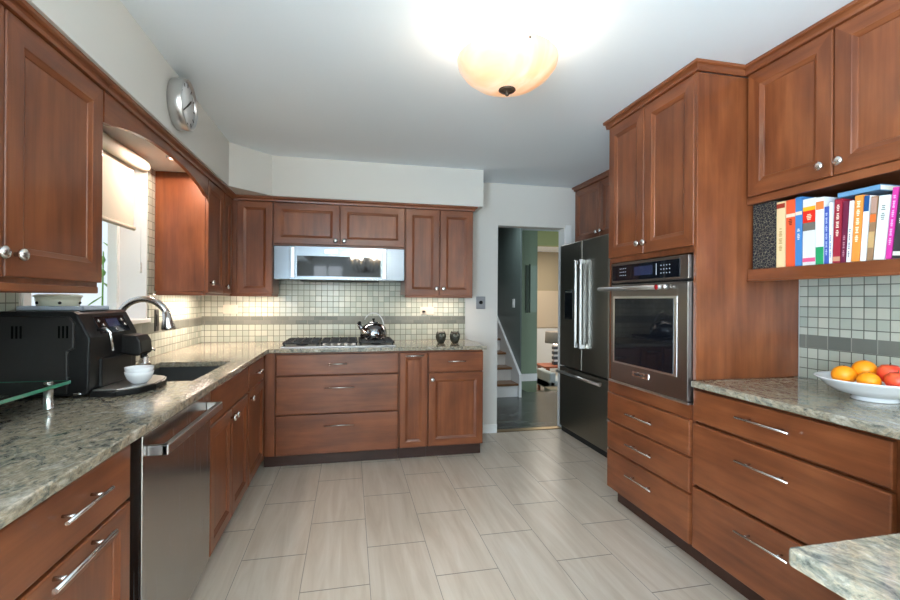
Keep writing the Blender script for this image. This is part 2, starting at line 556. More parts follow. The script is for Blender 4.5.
# windows -------------------------------------------------------------------
def window(name, mk, w0, w1, z0, z1, mull):
    """mk(u, z, n) maps along/up/inward; frame with panes"""
    fr = MB()
    s = .045
    for a, b, c, d in ((w0, w0 + s, z0, z1), (w1 - s, w1, z0, z1), (w0, w1, z0, z0 + s), (w0, w1, z1 - s, z1)):
        fr.box(a, b, c, d, 0, .05, f=mk)
    for u in mull:
        fr.box(u - .025, u + .025, z0, z1, 0, .05, f=mk)
    o = fr.build(name, WHITE)
    o['kind'] = 'structure'
    us = [w0] + list(mull) + [w1]
    for a, b in zip(us, us[1:]):
        MB().box(a + .03, b - .03, z0 + .03, z1 - .03, .022, .028, f=mk).build('pane', PANE, o)
    return o
win = window('window_1', lambda u, z, n: (XLW - .195 + n, u, z), WY0, WY1, WZ0, WZ1, [2.36])
bx(XLW - .145, XLW + .022, WY0 - .02, WY1 + .012, WZ0 - .012, WZ0 + .012).build('sill', WHITE, win, .003)
mb = MB().box(XLW - .145, XLW + .003, WY1 - .012, WY1, WZ0, WZ1).box(XLW - .145, XLW + .003, WY0, WY0 + .012, WZ0, WZ1)
mb.build('jamb', WHITE, win)
window('window_2', lambda u, z, n: (u, YR - .10 + n, z), -.85, -.15, .85, 2.1, [-.5])
window('door_1', lambda u, z, n: (XLW - .10 + n, u, z), -2.65, -0.65, 0.0, 2.05, [-1.65])
struct('ground', bx(-14, -1.5, -14, 14, -.75, -.7), GRASS)

# tiles ---------------------------------------------------------------------
mb = MB()
mb.box(XLW, 1.078, YW - .008, YW, .914, 1.068).box(XLW, 1.078, YW - .008, YW, 1.138, 1.76)
o = struct('backsplash_back', mb, TILE_B)
bx(XLW, 1.078, YW - .009, YW, 1.068, 1.138).build('stone_band', BAND_B, o)
mb = MB()
TX = XLW + .008
mb.box(XLW, TX, -.4, WY1 + .013, .914, 1.068).box(XLW, TX, WY1 + .013, YW - .008, .914, 1.068).box(XLW, TX, -.4, WY1 + .013, 1.132, WZ0 - .012)
mb.box(XLW, TX, WY1 + .013, YW - .008, 1.132, 1.33).box(XLW, TX, WY1 + .003, 3.284, 1.33, ZS).box(XLW, TX, -.4, WY0 - .02, WZ0 - .012, 1.33)
mb.box(XLW, TX, 1.97, WY0 - .02, 1.33, ZS)
o = struct('backsplash_left', mb, TILE_S)
bx(XLW, TX + .001, -.4, YW - .009, 1.068, 1.132).build('stone_band', BAND_S, o)
mb = MB().box(XRW, XRW + .008, -.55, 1.872, .914, 1.067).box(XRW, XRW + .008, -.55, 1.872, 1.130, 1.44)
o = struct('backsplash_right', mb, TILE_S)
bx(XRW - .001, XRW + .008, -.55, 1.872, 1.067, 1.130).build('stone_band', BAND_S, o)

# hall behind the doorway ----------------------------------------------------
HY = YW + .12
struct('floor_hall', MB().box(0.6, 3.6, YW + .0, 6.05, -.06, -.001).box(0.6, 2.45, 6.05, 8.2, -.06, -.001), SLATE)
struct('floor_living', bx(2.45, 5.4, 6.05, 10.2, -.42, -.36), PLANKS)
struct('wall_hall_stair', bx(2.24, 2.255, 5.80, 8.2, -.36, 2.43), TEAL)
mb = MB().box(2.256, 2.99, 7.0, 7.12, -.36, 2.43)
struct('wall_hall_end', mb, GREEN)
struct('wall_hall_header', bx(2.99, 4.2, 7.0, 7.12, 2.19, 2.43), LIME)
struct('wall_hall_left', bx(0.55, 0.65, HY, 8.3, 0, 2.43), TEAL)
struct('wall_hall_rear', bx(0.6, 2.36, 8.2, 8.3, 0, 2.43), TEAL)
struct('wall_hall_right', bx(4.2, 4.3, HY, 7.1, -.36, 2.43), PAINT)
struct('wall_living_back', bx(2.3, 5.4, 10.0, 10.1, -.36, 2.43), TAN)
struct('trim_3', MB().box(2.4, 5.4, 9.98, 10.0, .66, 1.52), mat('pale_pink_beige_paint', srgb(206, 188, 164), .7))
struct('lamp_glow_band', MB().box(2.4, 5.4, 9.98, 10.0, -.24, .64), WHITE)  # white band paints the table lamp's glow onto the lower wall
struct('wall_living_left', bx(2.3, 2.36, 7.12, 10.0, -.36, 2.43), TAN)
struct('wall_living_right', bx(5.4, 5.5, 7.1, 10.1, -.36, 2.43), TAN)
struct('ceiling_hall', bx(0.55, 5.5, HY, 10.1, 2.43, 2.5), CEIL)
struct('baseboard_hall', MB().box(2.36, 2.99, 6.985, 7.0, -.02, .10).box(2.36, 2.99, 6.98, 6.985, .02, .10), WHITE)
struct('baseboard_living', bx(2.36, 5.4, 9.97, 10.0, -.36, -.24), WHITE)
light('hall_fill', 'AREA', (1.8, 5.6, 2.40), 8, (0.86, 0.95, 1.0), .5, .5, (0, 0, -1))  # unseen fill light under the hall ceiling, no fixture
light('living_fill', 'AREA', (3.6, 8.6, 2.40), 38, (1, .92, .80), 1.2, 1.2, (0, 0, -1))  # overhead area light without a fixture, fills the living room

# ------------------------------------------------------------------ stairs (hall)
st = thing('staircase', (1.5, 5.77, 0), 'white staircase with brown wooden treads seen through the doorway', 'staircase')
for k in range(9):
    y = 5.77 + .25 * k
    bx(0.66, 2.2, y + .02, y + .26, .18 * k if k else 0, .18 * (k + 1) - .03).build('riser', WHITE, st)
    bx(0.66, 2.205, y - .01, y + .27, .18 * (k + 1) - .03, .18 * (k + 1)).build('tread', OAK, st, .006)
mb = MB().prism([(5.74, 0), (5.80, 0), (8.05, 1.62), (8.05, 1.98), (5.74, .30)], 2.206, 2.238, f=lambda a, b, c: (c, a, b))
mb.build('stringer', WHITE, st)

# ------------------------------------------------------------------ countertops
xs = [XLW, -1.08, -0.70, XL, 1.105]
ys = [-.45, 2.29, 2.97, YB, YW]
keep = lambda i, j: (i <= 2 and not (i == 1 and j == 1)) or j == 3
ct = MB().slab(xs, ys, keep, .884, .914).build('countertop', GRANITE, None, .004)
tag(ct, 'speckled granite worktop running from the coffee machine round to the cooktop', 'countertop')
xs = [.66, XR, XRW]
ys = [-.45, .577, 1.88]
ct = MB().slab(xs, ys, lambda i, j: i == 1 or j == 0, .884, .914).build('countertop', GRANITE, None, .006)
tag(ct, 'speckled granite worktop with projecting peninsula, under the fruit bowl', 'countertop')

# ------------------------------------------------------------------ back run of base cabinets
PB = 3.654
t = base_cab((-.08, PB, 0), 'wide three-drawer cherry base cabinet directly below the gas cooktop', 'B', PB, -.635, .385, YW - .01)
bx(-.615, -.548, PB - .018, PB, .105, .88).build('corner_filler', WOOD_V, t)
for z0, z1, pa, pb in ((.708, .868, -.160, -.019), (.412, .700, -.187, .035), (.105, .404, -.187, .037)):
    d = drawer(t, 'B', PB, -.54, .378, z0, z1)
    pull(d, 'B', PB, pa, pb, z0 + (.085 if z0 > .7 else .2 if z0 > .4 else .218))
t = base_cab((.503, PB, 0), 'narrow pull-out cherry base cabinet right of the wide drawers', 'B', PB, .386, .616, YW - .01)
d = door(t, 'B', PB, .392, .611, .108, .868, .045)
pull(d, 'B', PB, .432, .578, .843)
t = base_cab((.85, PB, 0), 'cherry base cabinet with one drawer over a door, beside the doorway', 'B', PB, .617, 1.083, YW - .01)
d = drawer(t, 'B', PB, .624, 1.079, .708, .868)
pull(d, 'B', PB, .776, .926, .793)
d = door(t, 'B', PB, .624, 1.079, .108, .698)
knob(d, 'B', PB, .652, .648)

# ------------------------------------------------------------------ left run of base cabinets
PL = -.635
t = base_cab((PL, 1.2, 0), 'cherry drawer base cabinet nearest the camera, left of the dishwasher', 'L', PL, .75, 1.495, XLW + .01)
d = drawer(t, 'L', PL, .90, 1.488, .714, .868)
pull(d, 'L', PL, 1.125, 1.317, .808)
d = door(t, 'L', PL, .90, 1.488, .108, .704, .058, 'drawer')
pull(d, 'L', PL, 1.085, 1.334, .688, .0065)
# dishwasher
t = thing('dishwasher', (PL, 1.9, 0), 'stainless steel dishwasher with square bar handle under the granite worktop', 'dishwasher')
bx(XLW + .02, -.675, 1.503, 2.262, .02, .872).build('tub', BLACK_MATTE, t)
d = bx(-.675, -.615, 1.565, 2.258, .10, .868).build('door_panel', STEEL_DW, t, .003)
bx(-.685, -.677, 1.57, 2.255, .0, .10).build('toe_kick', BLACK_MATTE, t)
h = MB().box(-.615, -.556, 1.592, 1.612, .796, .828).box(-.615, -.556, 2.20, 2.22, .796, .828).box(-.574, -.554, 1.592, 2.22, .796, .828)
h.build('handle', STEEL, d, .003)
# sink base
t = base_cab((PL, 2.66, 0), 'cherry sink base cabinet with false drawer front above two doors', 'L', PL, 2.266, 3.062, XLW + .01, z1=.66)
bx(-.655, PL, 2.266, 3.062, .66, .882).build('front_rail', WOOD_V, t)
drawer(t, 'L', PL, 2.272, 3.056, .708, .868, 'false_drawer_front')
for u0, u1, k in ((2.272, 2.660, 2.628), (2.668, 3.056, 2.700)):
    d = door(t, 'L', PL, u0, u1, .108, .698)
    knob(d, 'L', PL, k, .655)
t = base_cab((PL, 3.34, 0), 'narrow cherry base cabinet in the inner corner beside the sink base', 'L', PL, 3.065, 3.652, XLW + .01)
d = drawer(t, 'L', PL, 3.072, 3.58, .708, .868)
pull(d, 'L', PL, 3.25, 3.42, .793)
d = door(t, 'L', PL, 3.072, 3.58, .108, .698)
knob(d, 'L', PL, 3.115, .655)

# ------------------------------------------------------------------ left upper cabinets and valance
PU = -.93
ZU0, ZU1 = 1.345, 2.070
def crown(path, zb, zt, out=.044, side=1):
    """moulding swept along a floor path with mitred corners; side=1 puts it on the right of the path"""
    sec = [(0, zb), (.010, zb), (.012, zb + .012), (.022, zb + .03), (out - .008, zt - .018), (out, zt - .012), (out, zt), (0, zt)]
    P = [Vector(p) for p in path]
    nrm = []
    for p, q in zip(P, P[1:]):
        d = (q - p).normalized()
        nrm.append(Vector((d.y, -d.x)) * side)
    loops = []
    for i, p in enumerate(P):
        if i == 0:
            m = nrm[0]
        elif i == len(P) - 1:
            m = nrm[-1]
        else:
            m = nrm[i - 1] + nrm[i]
            m = m / m.dot(nrm[i])
        loops.append([(p.x + m.x * n, p.y + m.y * n, z) for n, z in sec])
    return MB().loft(loops, False, True)
t = thing('wall_cabinet', (PU, 1.45, ZU0), 'cherry wall cabinet above the black coffee machine, left of the window', 'cabinet')
bx(XLW, PU, .90, 1.965, 1.33, 2.108).build('body', WOOD_V, t)
MB().box(-.945, -.918, .90, 1.95, 1.305, 1.33).box(XLW + .012, -.945, 1.925, 1.95, 1.305, 1.33).build('light_rail', WOOD_H, t, .004)
for u0, u1, k in ((.94, 1.458, 1.428), (1.464, 1.960, 1.500)):
    d = door(t, 'L', PU, u0, u1, ZU0, ZU1, .068)
    knob(d, 'L', PU, k, 1.408)
crown([(PU + .020, .90), (PU + .020, 1.966)], 2.072, 2.1085, .030).build('crown_moulding', WOOD_H, t)
bx(PU, PU + .0205, .90, 1.966, 2.073, 2.108).build('top_rail', WOOD_H, t)
# valance over the sink window
t = thing('window_valance', (PU, 2.6, 1.95), 'arched cherry valance board spanning between wall cabinets over the sink', 'valance')
pts = []
for k in range(25):
    y = 1.968 + (3.262 - 1.968) * k / 24
    s = (y - 2.615) / .60
    z = 1.952 + .080 * max(0.0, 1 - s * s) ** .8 if abs(s) < 1 else 1.952
    pts.append((y, z))
poly = pts + [(3.262, 2.108), (1.968, 2.108)]
MB().prism(poly, PU, PU + .020, f=lambda a, b, c: (c, a, b)).build('board', WOOD_H, t)
crown([(PU + .020, 1.967), (PU + .020, 3.262)], 2.072, 2.1085, .030).build('crown_moulding', WOOD_H, t)
# corner wall cabinet
PBU = 3.92
t = thing('wall_cabinet', (-1.05, 3.95, ZU0), 'L-shaped cherry corner wall cabinet between the window and the microwave', 'cabinet')
MB().prism([(XLW + .009, 3.285), (PU, 3.268), (PU, PBU), (-.610, PBU), (-.610, YW - .009), (XLW + .009, YW - .009)], 1.335, 2.108).build('body', WOOD_V, t)
MB().box(PU - .018, PU + .005, 3.275, PBU - .012, 1.308, 1.335).box(XLW + .02, PU - .018, 3.275, 3.298, 1.308, 1.335).build('light_rail', WOOD_H, t, .004)
MB().box(PU - .018, -.615, PBU - .012, PBU + .012, 1.308, 1.335).box(-.638, -.615, PBU + .012, YW - .02, 1.308, 1.335).build('light_rail', WOOD_H, t, .004)
d = door(t, 'L', PU, 3.275, 3.655, 1.325, ZU1, .05)
knob(d, 'L', PU, 3.315, 1.395)
d = door(t, 'L', PU, 3.662, 3.885, 1.325, ZU1, .05)
knob(d, 'L', PU, 3.700, 1.380)
door(t, 'B', PBU, -.880, -.614, 1.325, ZU1, .05)
mb = crown([(PU + .020, 3.263), (PU + .020, PBU - .020), (-.610, PBU - .020)], 2.072, 2.1085, .030)
mb.build('crown_moulding', WOOD_H, t)
mb = MB().box(PU, PU + .0205, 3.263, 3.90, 2.073, 2.108).box(-.91, -.61, PBU - .0205, PBU, 2.073, 2.108)
mb.build('top_rail', WOOD_H, t)
# cabinet above the microwave
t = thing('wall_cabinet', (-.08, PBU, 1.73), 'low wide cherry wall cabinet directly above the microwave', 'cabinet')
bx(-.609, .458, PBU, YW - .009, 1.722, 2.108).build('body', WOOD_V, t)
for u0, u1, k in ((-.605, -.089, -.120), (-.083, .453, -.050)):
    d = door(t, 'B', PBU, u0, u1, 1.735, ZU1, .055)
    knob(d, 'B', PBU, k, 1.772)
crown([(-.609, PBU - .020), (.458, PBU - .020)], 2.072, 2.1085, .030).build('crown_moulding', WOOD_H, t)
bx(-.609, .458, PBU - .0205, PBU, 2.073, 2.108).build('top_rail', WOOD_H, t)
# cabinet right of the microwave
t = thing('wall_cabinet', (.76, PBU, ZU0), 'tall two-door cherry wall cabinet right of the microwave', 'cabinet')
bx(.460, 1.060, PBU, YW - .009, 1.335, 2.108).build('body', WOOD_V, t)
MB().box(.462, 1.056, PBU - .012, PBU + .03, 1.308, 1.335).box(1.036, 1.056, PBU + .03, YW - .02, 1.308, 1.335).build('light_rail', WOOD_H, t, .004)
for u0, u1, k in ((.464, .757, .730), (.763, 1.057, .792)):
    d = door(t, 'B', PBU, u0, u1, 1.325, ZU1, .055)
    knob(d, 'B', PBU, k, 1.386)
mb = crown([(.460, PBU - .020), (1.060, PBU - .020), (1.060, YW - .01)], 2.072, 2.1085, .030)
mb.build('crown_moulding', WOOD_H, t)
bx(.460, 1.060, PBU - .0205, PBU, 2.073, 2.108).build('top_rail', WOOD_H, t)

# ------------------------------------------------------------------ text helper
def text(body, size, loc, xdir, ydir, m, parent, name='lettering', ext=0.0004):
    c = bpy.data.curves.new(name, 'FONT')
    c.body, c.size, c.extrude = body, size, ext
    c.align_x, c.align_y = 'CENTER', 'CENTER'
    tmp = bpy.data.objects.new(name, c)
    COL.objects.link(tmp)
    bpy.context.view_layer.update()
    me = bpy.data.meshes.new_from_object(tmp.evaluated_get(bpy.context.evaluated_depsgraph_get()))
    bpy.data.objects.remove(tmp)
    X, Y = Vector(xdir).normalized(), Vector(ydir).normalized()
    Z = X.cross(Y)
    M = Matrix((X, Y, Z)).transposed().to_4x4()
    M.translation = Vector(loc) - BASE[parent.name]
    me.transform(M)
    me.materials.clear()
    me.materials.append(m)
    o = bpy.data.objects.new(name, me)
    COL.objects.link(o)
    o.parent = parent
    BASE[o.name] = BASE[parent.name]
    return o

# ------------------------------------------------------------------ microwave hood
t = thing('microwave', (-.08, 3.9, 1.44), 'low-profile stainless microwave hood above the gas cooktop', 'microwave')
bx(-.600, .452, 3.905, YW - .012, 1.445, 1.720).build('body', STEEL_MICRO, t, .003)
bx(-.600, -.475, 3.886, 3.905, 1.447, 1.718).build('side_panel', STEEL_MICRO, t, .004)
bx(.300, .452, 3.886, 3.905, 1.447, 1.718).build('side_panel', STEEL_MICRO, t, .004)
d = bx(-.473, .298, 3.80, 3.905, 1.443, 1.712).build('door', STEEL_MICRO, t, .004)
bx(-.412, .246, 3.796, 3.80, 1.472, 1.634).build('glass', BLACK_GLASS, d)
b = bx(-.200, -.098, 3.795, 3.80, 1.657, 1.685).build('badge', CHROME, d, .001)
text('KitchenAid', .018, (-.149, 3.7946, 1.671), (1, 0, 0), (0, 0, 1), BLACK, b)
bx(-.455, -.43, 3.784, 3.80, 1.46, 1.70).build('trim_strip', STEEL_BRIGHT, d, .004)
bx(.262, .285, 3.784, 3.80, 1.46, 1.70).build('trim_strip', STEEL_BRIGHT, d, .004)
bx(-.40, .24, 3.93, 4.10, 1.438, 1.445).build('vent_grille', BLACK_MATTE, t)
light('microwave_task_lamp', 'AREA', (-.08, 3.97, 1.434), 1.6, (1, .90, .76), .5, .06, (0, 0, -1))

# ------------------------------------------------------------------ cooktop
t = thing('cooktop', (-.08, 3.95, .914), 'black and stainless gas cooktop set into the back granite worktop', 'cooktop')
bx(-.515, .362, 3.675, 4.19, .9145, .924).build('surface', STEEL, t, .003)
for cx, cy, r in ((-.37, 3.81, .045), (-.37, 4.06, .038), (-.08, 3.93, .06), (.21, 3.81, .038), (.21, 4.06, .045)):
    MB().lathe([(r, 0), (r, .010), (r * .82, .013), (r * .8, .020), (r * .3, .022), (.001, .022)], up(cx, cy, .924), 24).build('burner', IRON, t)
for a, b in ((-.505, -.235), (-.222, .062), (.075, .352)):
    g = MB()
    for x in (a, b - .012):
        g.box(x, x + .012, 3.70, 4.17, .940, .953)
    for y in (3.70, 4.158):
        g.box(a, b, y, y + .012, .940, .953)
    for q in range(1, 4):
        x = a + (b - a) * q / 4
        g.box(x - .005, x + .005, 3.70, 4.17, .942, .957)
    for y in (3.81, 3.93, 4.06):
        g.box(a, b, y - .005, y + .005, .942, .957)
    for x in (a + .005, b - .02):
        for y in (3.705, 4.15):
            g.box(x, x + .015, y, y + .015, .924, .942)
    g.build('grate', IRON, t, .0015)
for q in range(5):
    MB().lathe([(.017, 0), (.016, .018), (.010, .020), (.001, .020)], up(-.08 + (q - 2) * .055, 3.687, .924), 16).build('control_knob', STEEL_BRIGHT, t)

# kettle
KX, KY, KZ = .195, 3.90, .957
t = thing('kettle', (KX, KY, KZ), 'shiny round stovetop kettle standing on the cooktop grate', 'kettle')
KM = mat('polished_dark_steel', (0.30, 0.31, 0.33), 0.08, 1.0)
MB().lathe([(.085, 0), (.102, .006), (.112, .03), (.113, .06), (.103, .095), (.082, .122), (.050, .138)], up(KX, KY, KZ), 32).build('body', KM, t)
l = MB().lathe([(.052, .136), (.048, .142), (.025, .150), (.006, .153), (.001, .153)], up(KX, KY, KZ), 24).build('lid', KM, t)
MB().lathe([(.007, .152), (.006, .158), (.013, .165), (.011, .173), (.001, .175)], up(KX, KY, KZ), 16).build('lid_knob', BLACK, l)
s = MB().tube([(KX - .075, KY - .01, KZ + .07), (KX - .105, KY - .012, KZ + .10), (KX - .128, KY - .014, KZ + .13)], [.026, .019, .014]).build('spout', KM, t)
MB().tube([(KX - .122, KY - .0135, KZ + .122), (KX - .112, KY - .013, KZ + .150)], [.017, .012]).build('whistle_cap', BLACK, s)
pth = [(KX + .085 * math.cos(a), KY, KZ + .105 + .115 * math.sin(a)) for a in [math.radians(x) for x in range(0, 151, 10)]]
MB().tube([(KX + .088, KY, KZ + .075)] + pth, .005).build('handle', STEEL, t)

# owl shakers
OWL = mat('dark_glazed_pottery', srgb(62, 62, 54), 0.25)
OWL2 = mat('pale_glazed_pottery', srgb(122, 122, 108), 0.3)
for (x, y, who) in ((.778, 3.92, 'dark pottery owl shaker, the one nearer the kettle, on the back worktop'), (.903, 3.92, 'dark pottery owl shaker, the one nearer the doorway, on the back worktop')):
    t = thing('shaker', (x, y, .914), who, 'shaker', 'pair of owl shakers')
    MB().lathe([(.026, 0), (.030, .004), (.042, .028), (.047, .055), (.044, .078), (.034, .092), (.016, .098), (.001, .099)], up(x, y, .914), 20).build('body', OWL, t)
    for s in (-1, 1):
        MB().lathe([(.012, 0), (.008, .010), (.001, .018)], up(x + s * .028, y, 1.000), 10).build('ear', OWL, t)
        MB().lathe([(.011, 0), (.010, .005), (.001, .007)], lambda a, b, h, s=s: (x + s * .014 + a, y - .041 - h, .983 + b), 12).build('eye', OWL2, t)
    MB().tube([(x, y - .043, .976), (x, y - .051, .966)], [.005, .001]).build('beak', OWL2, t)

# ------------------------------------------------------------------ outlets and plates
def plate(name, face, plane, u0, u1, z0, z1, m, label, cat, sockets, sm, group=None):
    f = FM(face, plane)
    t = thing(name, f((u0 + u1) / 2, z0, 0), label, cat, group)
    MB().box(u0, u1, z0, z1, 0, .006, f=f).build('cover_plate', m, t, .002)
    for a, b, c, d in sockets:
        MB().box(a, b, c, d, .006, .009, f=f).build('socket', sm, t, .001)
    return t
yp = YW - .008
plate('power_outlet', 'B', yp, -1.060, -.945, 1.160, 1.235, OUTLET, 'ivory double power outlet on the tiles in the left back corner', 'power outlet', [(-1.045, -1.010, 1.178, 1.218), (-.995, -.960, 1.178, 1.218)], OUTLET)
plate('power_outlet', 'B', yp, .645, .770, 1.150, 1.222, OUTLET, 'ivory double power outlet on the tiles above the owl shakers', 'power outlet', [(.660, .700, 1.166, 1.206), (.715, .755, 1.166, 1.206)], OUTLET)
t = thing('power_plug', (.672, yp - .009, 1.175), 'small dark plug pushed into the outlet above the owl shakers', 'plug')
MB().box(.662, .690, yp - .030, yp - .0095, 1.172, 1.190).build('plug_body', GREY_PLASTIC, t, .003)
t = plate('light_switch', 'B', YW, 1.188, 1.280, 1.205, 1.325, PLATE_GREY, 'grey metal switch plate with round dial on wall beside the doorway', 'light switch', [], OUTLET)
MB().lathe([(.018, .006), (.017, .018), (.001, .019)], lambda a, b, h: (1.234 + a, YW - h, 1.268 + b), 20).build('dial', BLACK, t)
t = plate('power_outlet', 'L', TX, 3.285, 3.345, 1.075, 1.215, GREY_PLASTIC, 'dark outlet plate on the left tiles behind the faucet', 'power outlet', [(3.30, 3.33, 1.105, 1.185)], BLACK)
t = thing('light_switch', (2.24, 6.35, 1.2), 'small white light switch on the dark green stair wall', 'light switch')
MB().box(2.230, 2.239, 6.02, 6.10, 1.19, 1.31).build('cover_plate', WHITE, t)
MB().box(2.224, 2.230, 6.05, 6.07, 1.23, 1.27).build('toggle', WHITE, t)

# ------------------------------------------------------------------ sink, faucet, soap
t = thing('sink', (-.89, 2.63, .70), 'dark grey undermount sink sunk into the left granite worktop', 'sink')
a0, a1, b0, b1 = -1.085, -.695, 2.285, 2.975
mb = MB()
mb.loft([[(a0, b0, .8835), (a1, b0, .8835), (a1, b1, .8835), (a0, b1, .8835)],
         [(a0 + .006, b0 + .006, .8835), (a1 - .006, b0 + .006, .8835), (a1 - .006, b1 - .006, .8835), (a0 + .006, b1 - .006, .8835)],
         [(a0 + .012, b0 + .012, .70), (a1 - .012, b0 + .012, .70), (a1 - .012, b1 - .012, .70), (a0 + .012, b1 - .012, .70)]], False, False)
f = mb.bm.faces
mb.bm.verts.ensure_lookup_table()
mb.face(mb.bm.verts[8:12])
mb.loft([[(a0, b0, .8835), (a1, b0, .8835), (a1, b1, .8835), (a0, b1, .8835)], [(a0, b0, .69), (a1, b0, .69), (a1, b1, .69), (a0, b1, .69)]], False, False)
mb.bm.verts.ensure_lookup_table()
mb.face(mb.bm.verts[-4:])
mb.build('basin', SINKM, t)
MB().lathe([(.045, 0), (.043, .004), (.03, .005), (.001, .003)], up(-.89, 2.63, .701), 20).build('drain', CHROME, t)
FY = 2.60
t = thing('faucet', (-1.135, FY, .914), 'gooseneck chrome faucet with pull-down spray head over the sink', 'faucet')
MB().lathe([(.030, 0), (.030, .006), (.024, .02), (.021, .10), (.018, .14)], up(-1.135, FY, .9145), 20).build('base', CHROME, t)
R0 = .112
pth = [(-1.135, FY, 1.04), (-1.135, FY, 1.12)] + [(-1.135 + R0 - R0 * math.cos(a), FY, 1.172 + R0 * math.sin(a)) for a in [math.radians(x) for x in range(0, 161, 10)]]
MB().tube(pth, .0165, 16).build('neck', NICKEL, t)
ex, ez = pth[-1][0], pth[-1][2]
MB().tube([(ex - .003, FY, ez + .012), (ex + .004, FY, ez - .03), (ex + .010, FY, ez - .075), (ex + .011, FY, ez - .082)], [.018, .022, .033, .031], 18).build('spray_head', NICKEL, t)
MB().tube([(-1.135, FY + .018, 1.0), (-1.12, FY + .06, 1.02), (-1.10, FY + .10, 1.05)], [.010, .008, .006]).build('lever', NICKEL, t)
t = thing('soap_dispenser', (-1.135, 2.90, .914), 'small grey pump soap dispenser behind the sink', 'soap dispenser')
MB().lathe([(.032, 0), (.031, .010), (.024, .020), (.019, .055), (.015, .060), (.010, .085), (.001, .086)], up(-1.135, 2.90, .9145), 18).build('body', NICKEL, t)
MB().tube([(-1.15, 2.90, 1.000), (-1.13, 2.90, 1.006), (-1.085, 2.895, 1.000), (-1.078, 2.895, .992)], [.009, .009, .006, .005]).build('nozzle', NICKEL, t)

# ------------------------------------------------------------------ coffee machine
CY0, CY1 = 1.945, 2.33
t = thing('coffee_machine', (-1.08, 2.1, .914), 'black automatic espresso machine on the left worktop under the wall cabinet', 'coffee machine')
sec = [(-1.232, .926), (-.952, .926), (-.946, .95), (-.942, 1.140), (-.984, 1.226), (-1.0, 1.237), (-1.232, 1.238)]
MB().prism(sec, CY0, CY1, f=lambda a, b, c: (a, c, b)).build('housing', BLACK, t, .006, 3)
sec2 = [(-1.232, .935), (-1.010, .935), (-1.010, 1.09), (-.990, 1.10), (-.990, 1.195), (-1.005, 1.218), (-1.232, 1.225)]
sp = MB().prism(sec2, CY0 - .008, CY0 + .01, f=lambda a, b, c: (a, c, b)).build('side_panel', GREY_PLASTIC, t, .005, 2)
VENT = mat('deep_vent_black', (0.002, 0.002, 0.002), 0.9, spec=0.0)
for x0 in (-1.185, -1.040):
    vb = MB()
    for q in range(3):
        vb.box(x0 + q * .013, x0 + q * .013 + .006, CY0 - .0092, CY0 - .0075, 1.14, 1.185)
    vb.build('vent_slot', VENT, sp)
bx(-.960, -.935, CY0 + .07, CY1 - .06, .940, 1.055).build('front_column', BLACK, t, .008, 3)
hd = MB().prism([(-.955, 1.055), (-.885, 1.040), (-.868, 1.052), (-.874, 1.105), (-.888, 1.128), (-.955, 1.134)], 2.190, 2.305, f=lambda a, b, c: (a, c, b)).build('brew_head', BLACK, t, .006, 3)
for q in (-1, 1):
    MB().tube([(-.880, 2.245 + q * .016, 1.056), (-.880, 2.245 + q * .016, 1.030)], .007).build('nozzle', GREY_PLASTIC, hd)
def cp(y, s, n):
    return (-.9460 + n - s * .0366, y, 1.148 + s * .075 + n * .45)
pn = MB()
pn.box(2.03, 2.27, 0, .85, 0, .003, f=lambda a, b, c: cp(a, b, c)).build('control_panel', BLACK_GLASS, t)
dm = MB()
dm.box(2.11, 2.20, .30, .72, .003, .0045, f=lambda a, b, c: cp(a, b, c))
dm.build('display', DISPLAY, t)
for yy, ss in ((2.055, .65), (2.075, .42), (2.060, .20), (2.235, .62), (2.245, .35), (2.155, .14)):
    MB().lathe([(.007, .003), (.006, .006), (.001, .006)], lambda a, b, h, yy=yy, ss=ss: (-.9460 + h - ss * .0366 - b * .45, yy + a, 1.148 + ss * .075 + b * .9 + h * .45), 12).build('button', NICKEL, t)
MB().tube([(-.948, 2.010, 1.165), (-.920, 2.010, 1.170), (-.906, 2.010, 1.155), (-.896, 2.010, 1.085)], [.006, .006, .006, .005]).build('steam_wand', CHROME, t)
poly = [(-.95, CY0 + .012), (-.86, CY0 + .012), (-.80, CY0 + .06), (-.776, CY0 + .15), (-.776, CY1 - .14), (-.80, CY1 - .05), (-.86, CY1 - .005), (-.95, CY1 - .005)]
tr = MB().prism(poly, .9145, .938).build('drip_tray', BLACK, t, .005, 2)
gp = MB()
cxm, cym = -.88, (CY0 + CY1) / 2
ip = [(cxm + (a - cxm) * .93, cym + (b - cym) * .93) for a, b in poly]
gp.prism(ip, .938, .942)
gp.build('drip_grid', STEEL_BRIGHT, tr, .001)
bx(-.990, -.965, CY0 - .012, CY0 + .01, .930, .938).build('latch', CHROME, t, .003)
for xx in (-1.2, -1.0):
    for yy in (CY0 + .03, CY1 - .03):
        MB().lathe([(.012, 0), (.012, .013)], up(xx, yy, .9145), 12).build('rubber_foot', BLACK_MATTE, t)
# stacked white cups on the drip tray
for q, lab in ((0, 'white ceramic cup on the drip tray, lower one of two nested'), (1, 'white ceramic cup on the drip tray, upper one of two nested')):
    z = .9425 + q * .018
    MBp = [(r * .92, h * .90) for r, h in [(.028, 0), (.031, .003), (.045, .018), (.053, .038), (.056, .054), (.0535, .054), (.050, .038), (.041, .020), (.027, .009), (.001, .008)]]
    o = MB().lathe(MBp, up(-.838, 2.095, z), 28).build('cup', CERAMIC, None, origin=(-.838, 2.095, z))
    tag(o, lab, 'cup', 'nested white cups')
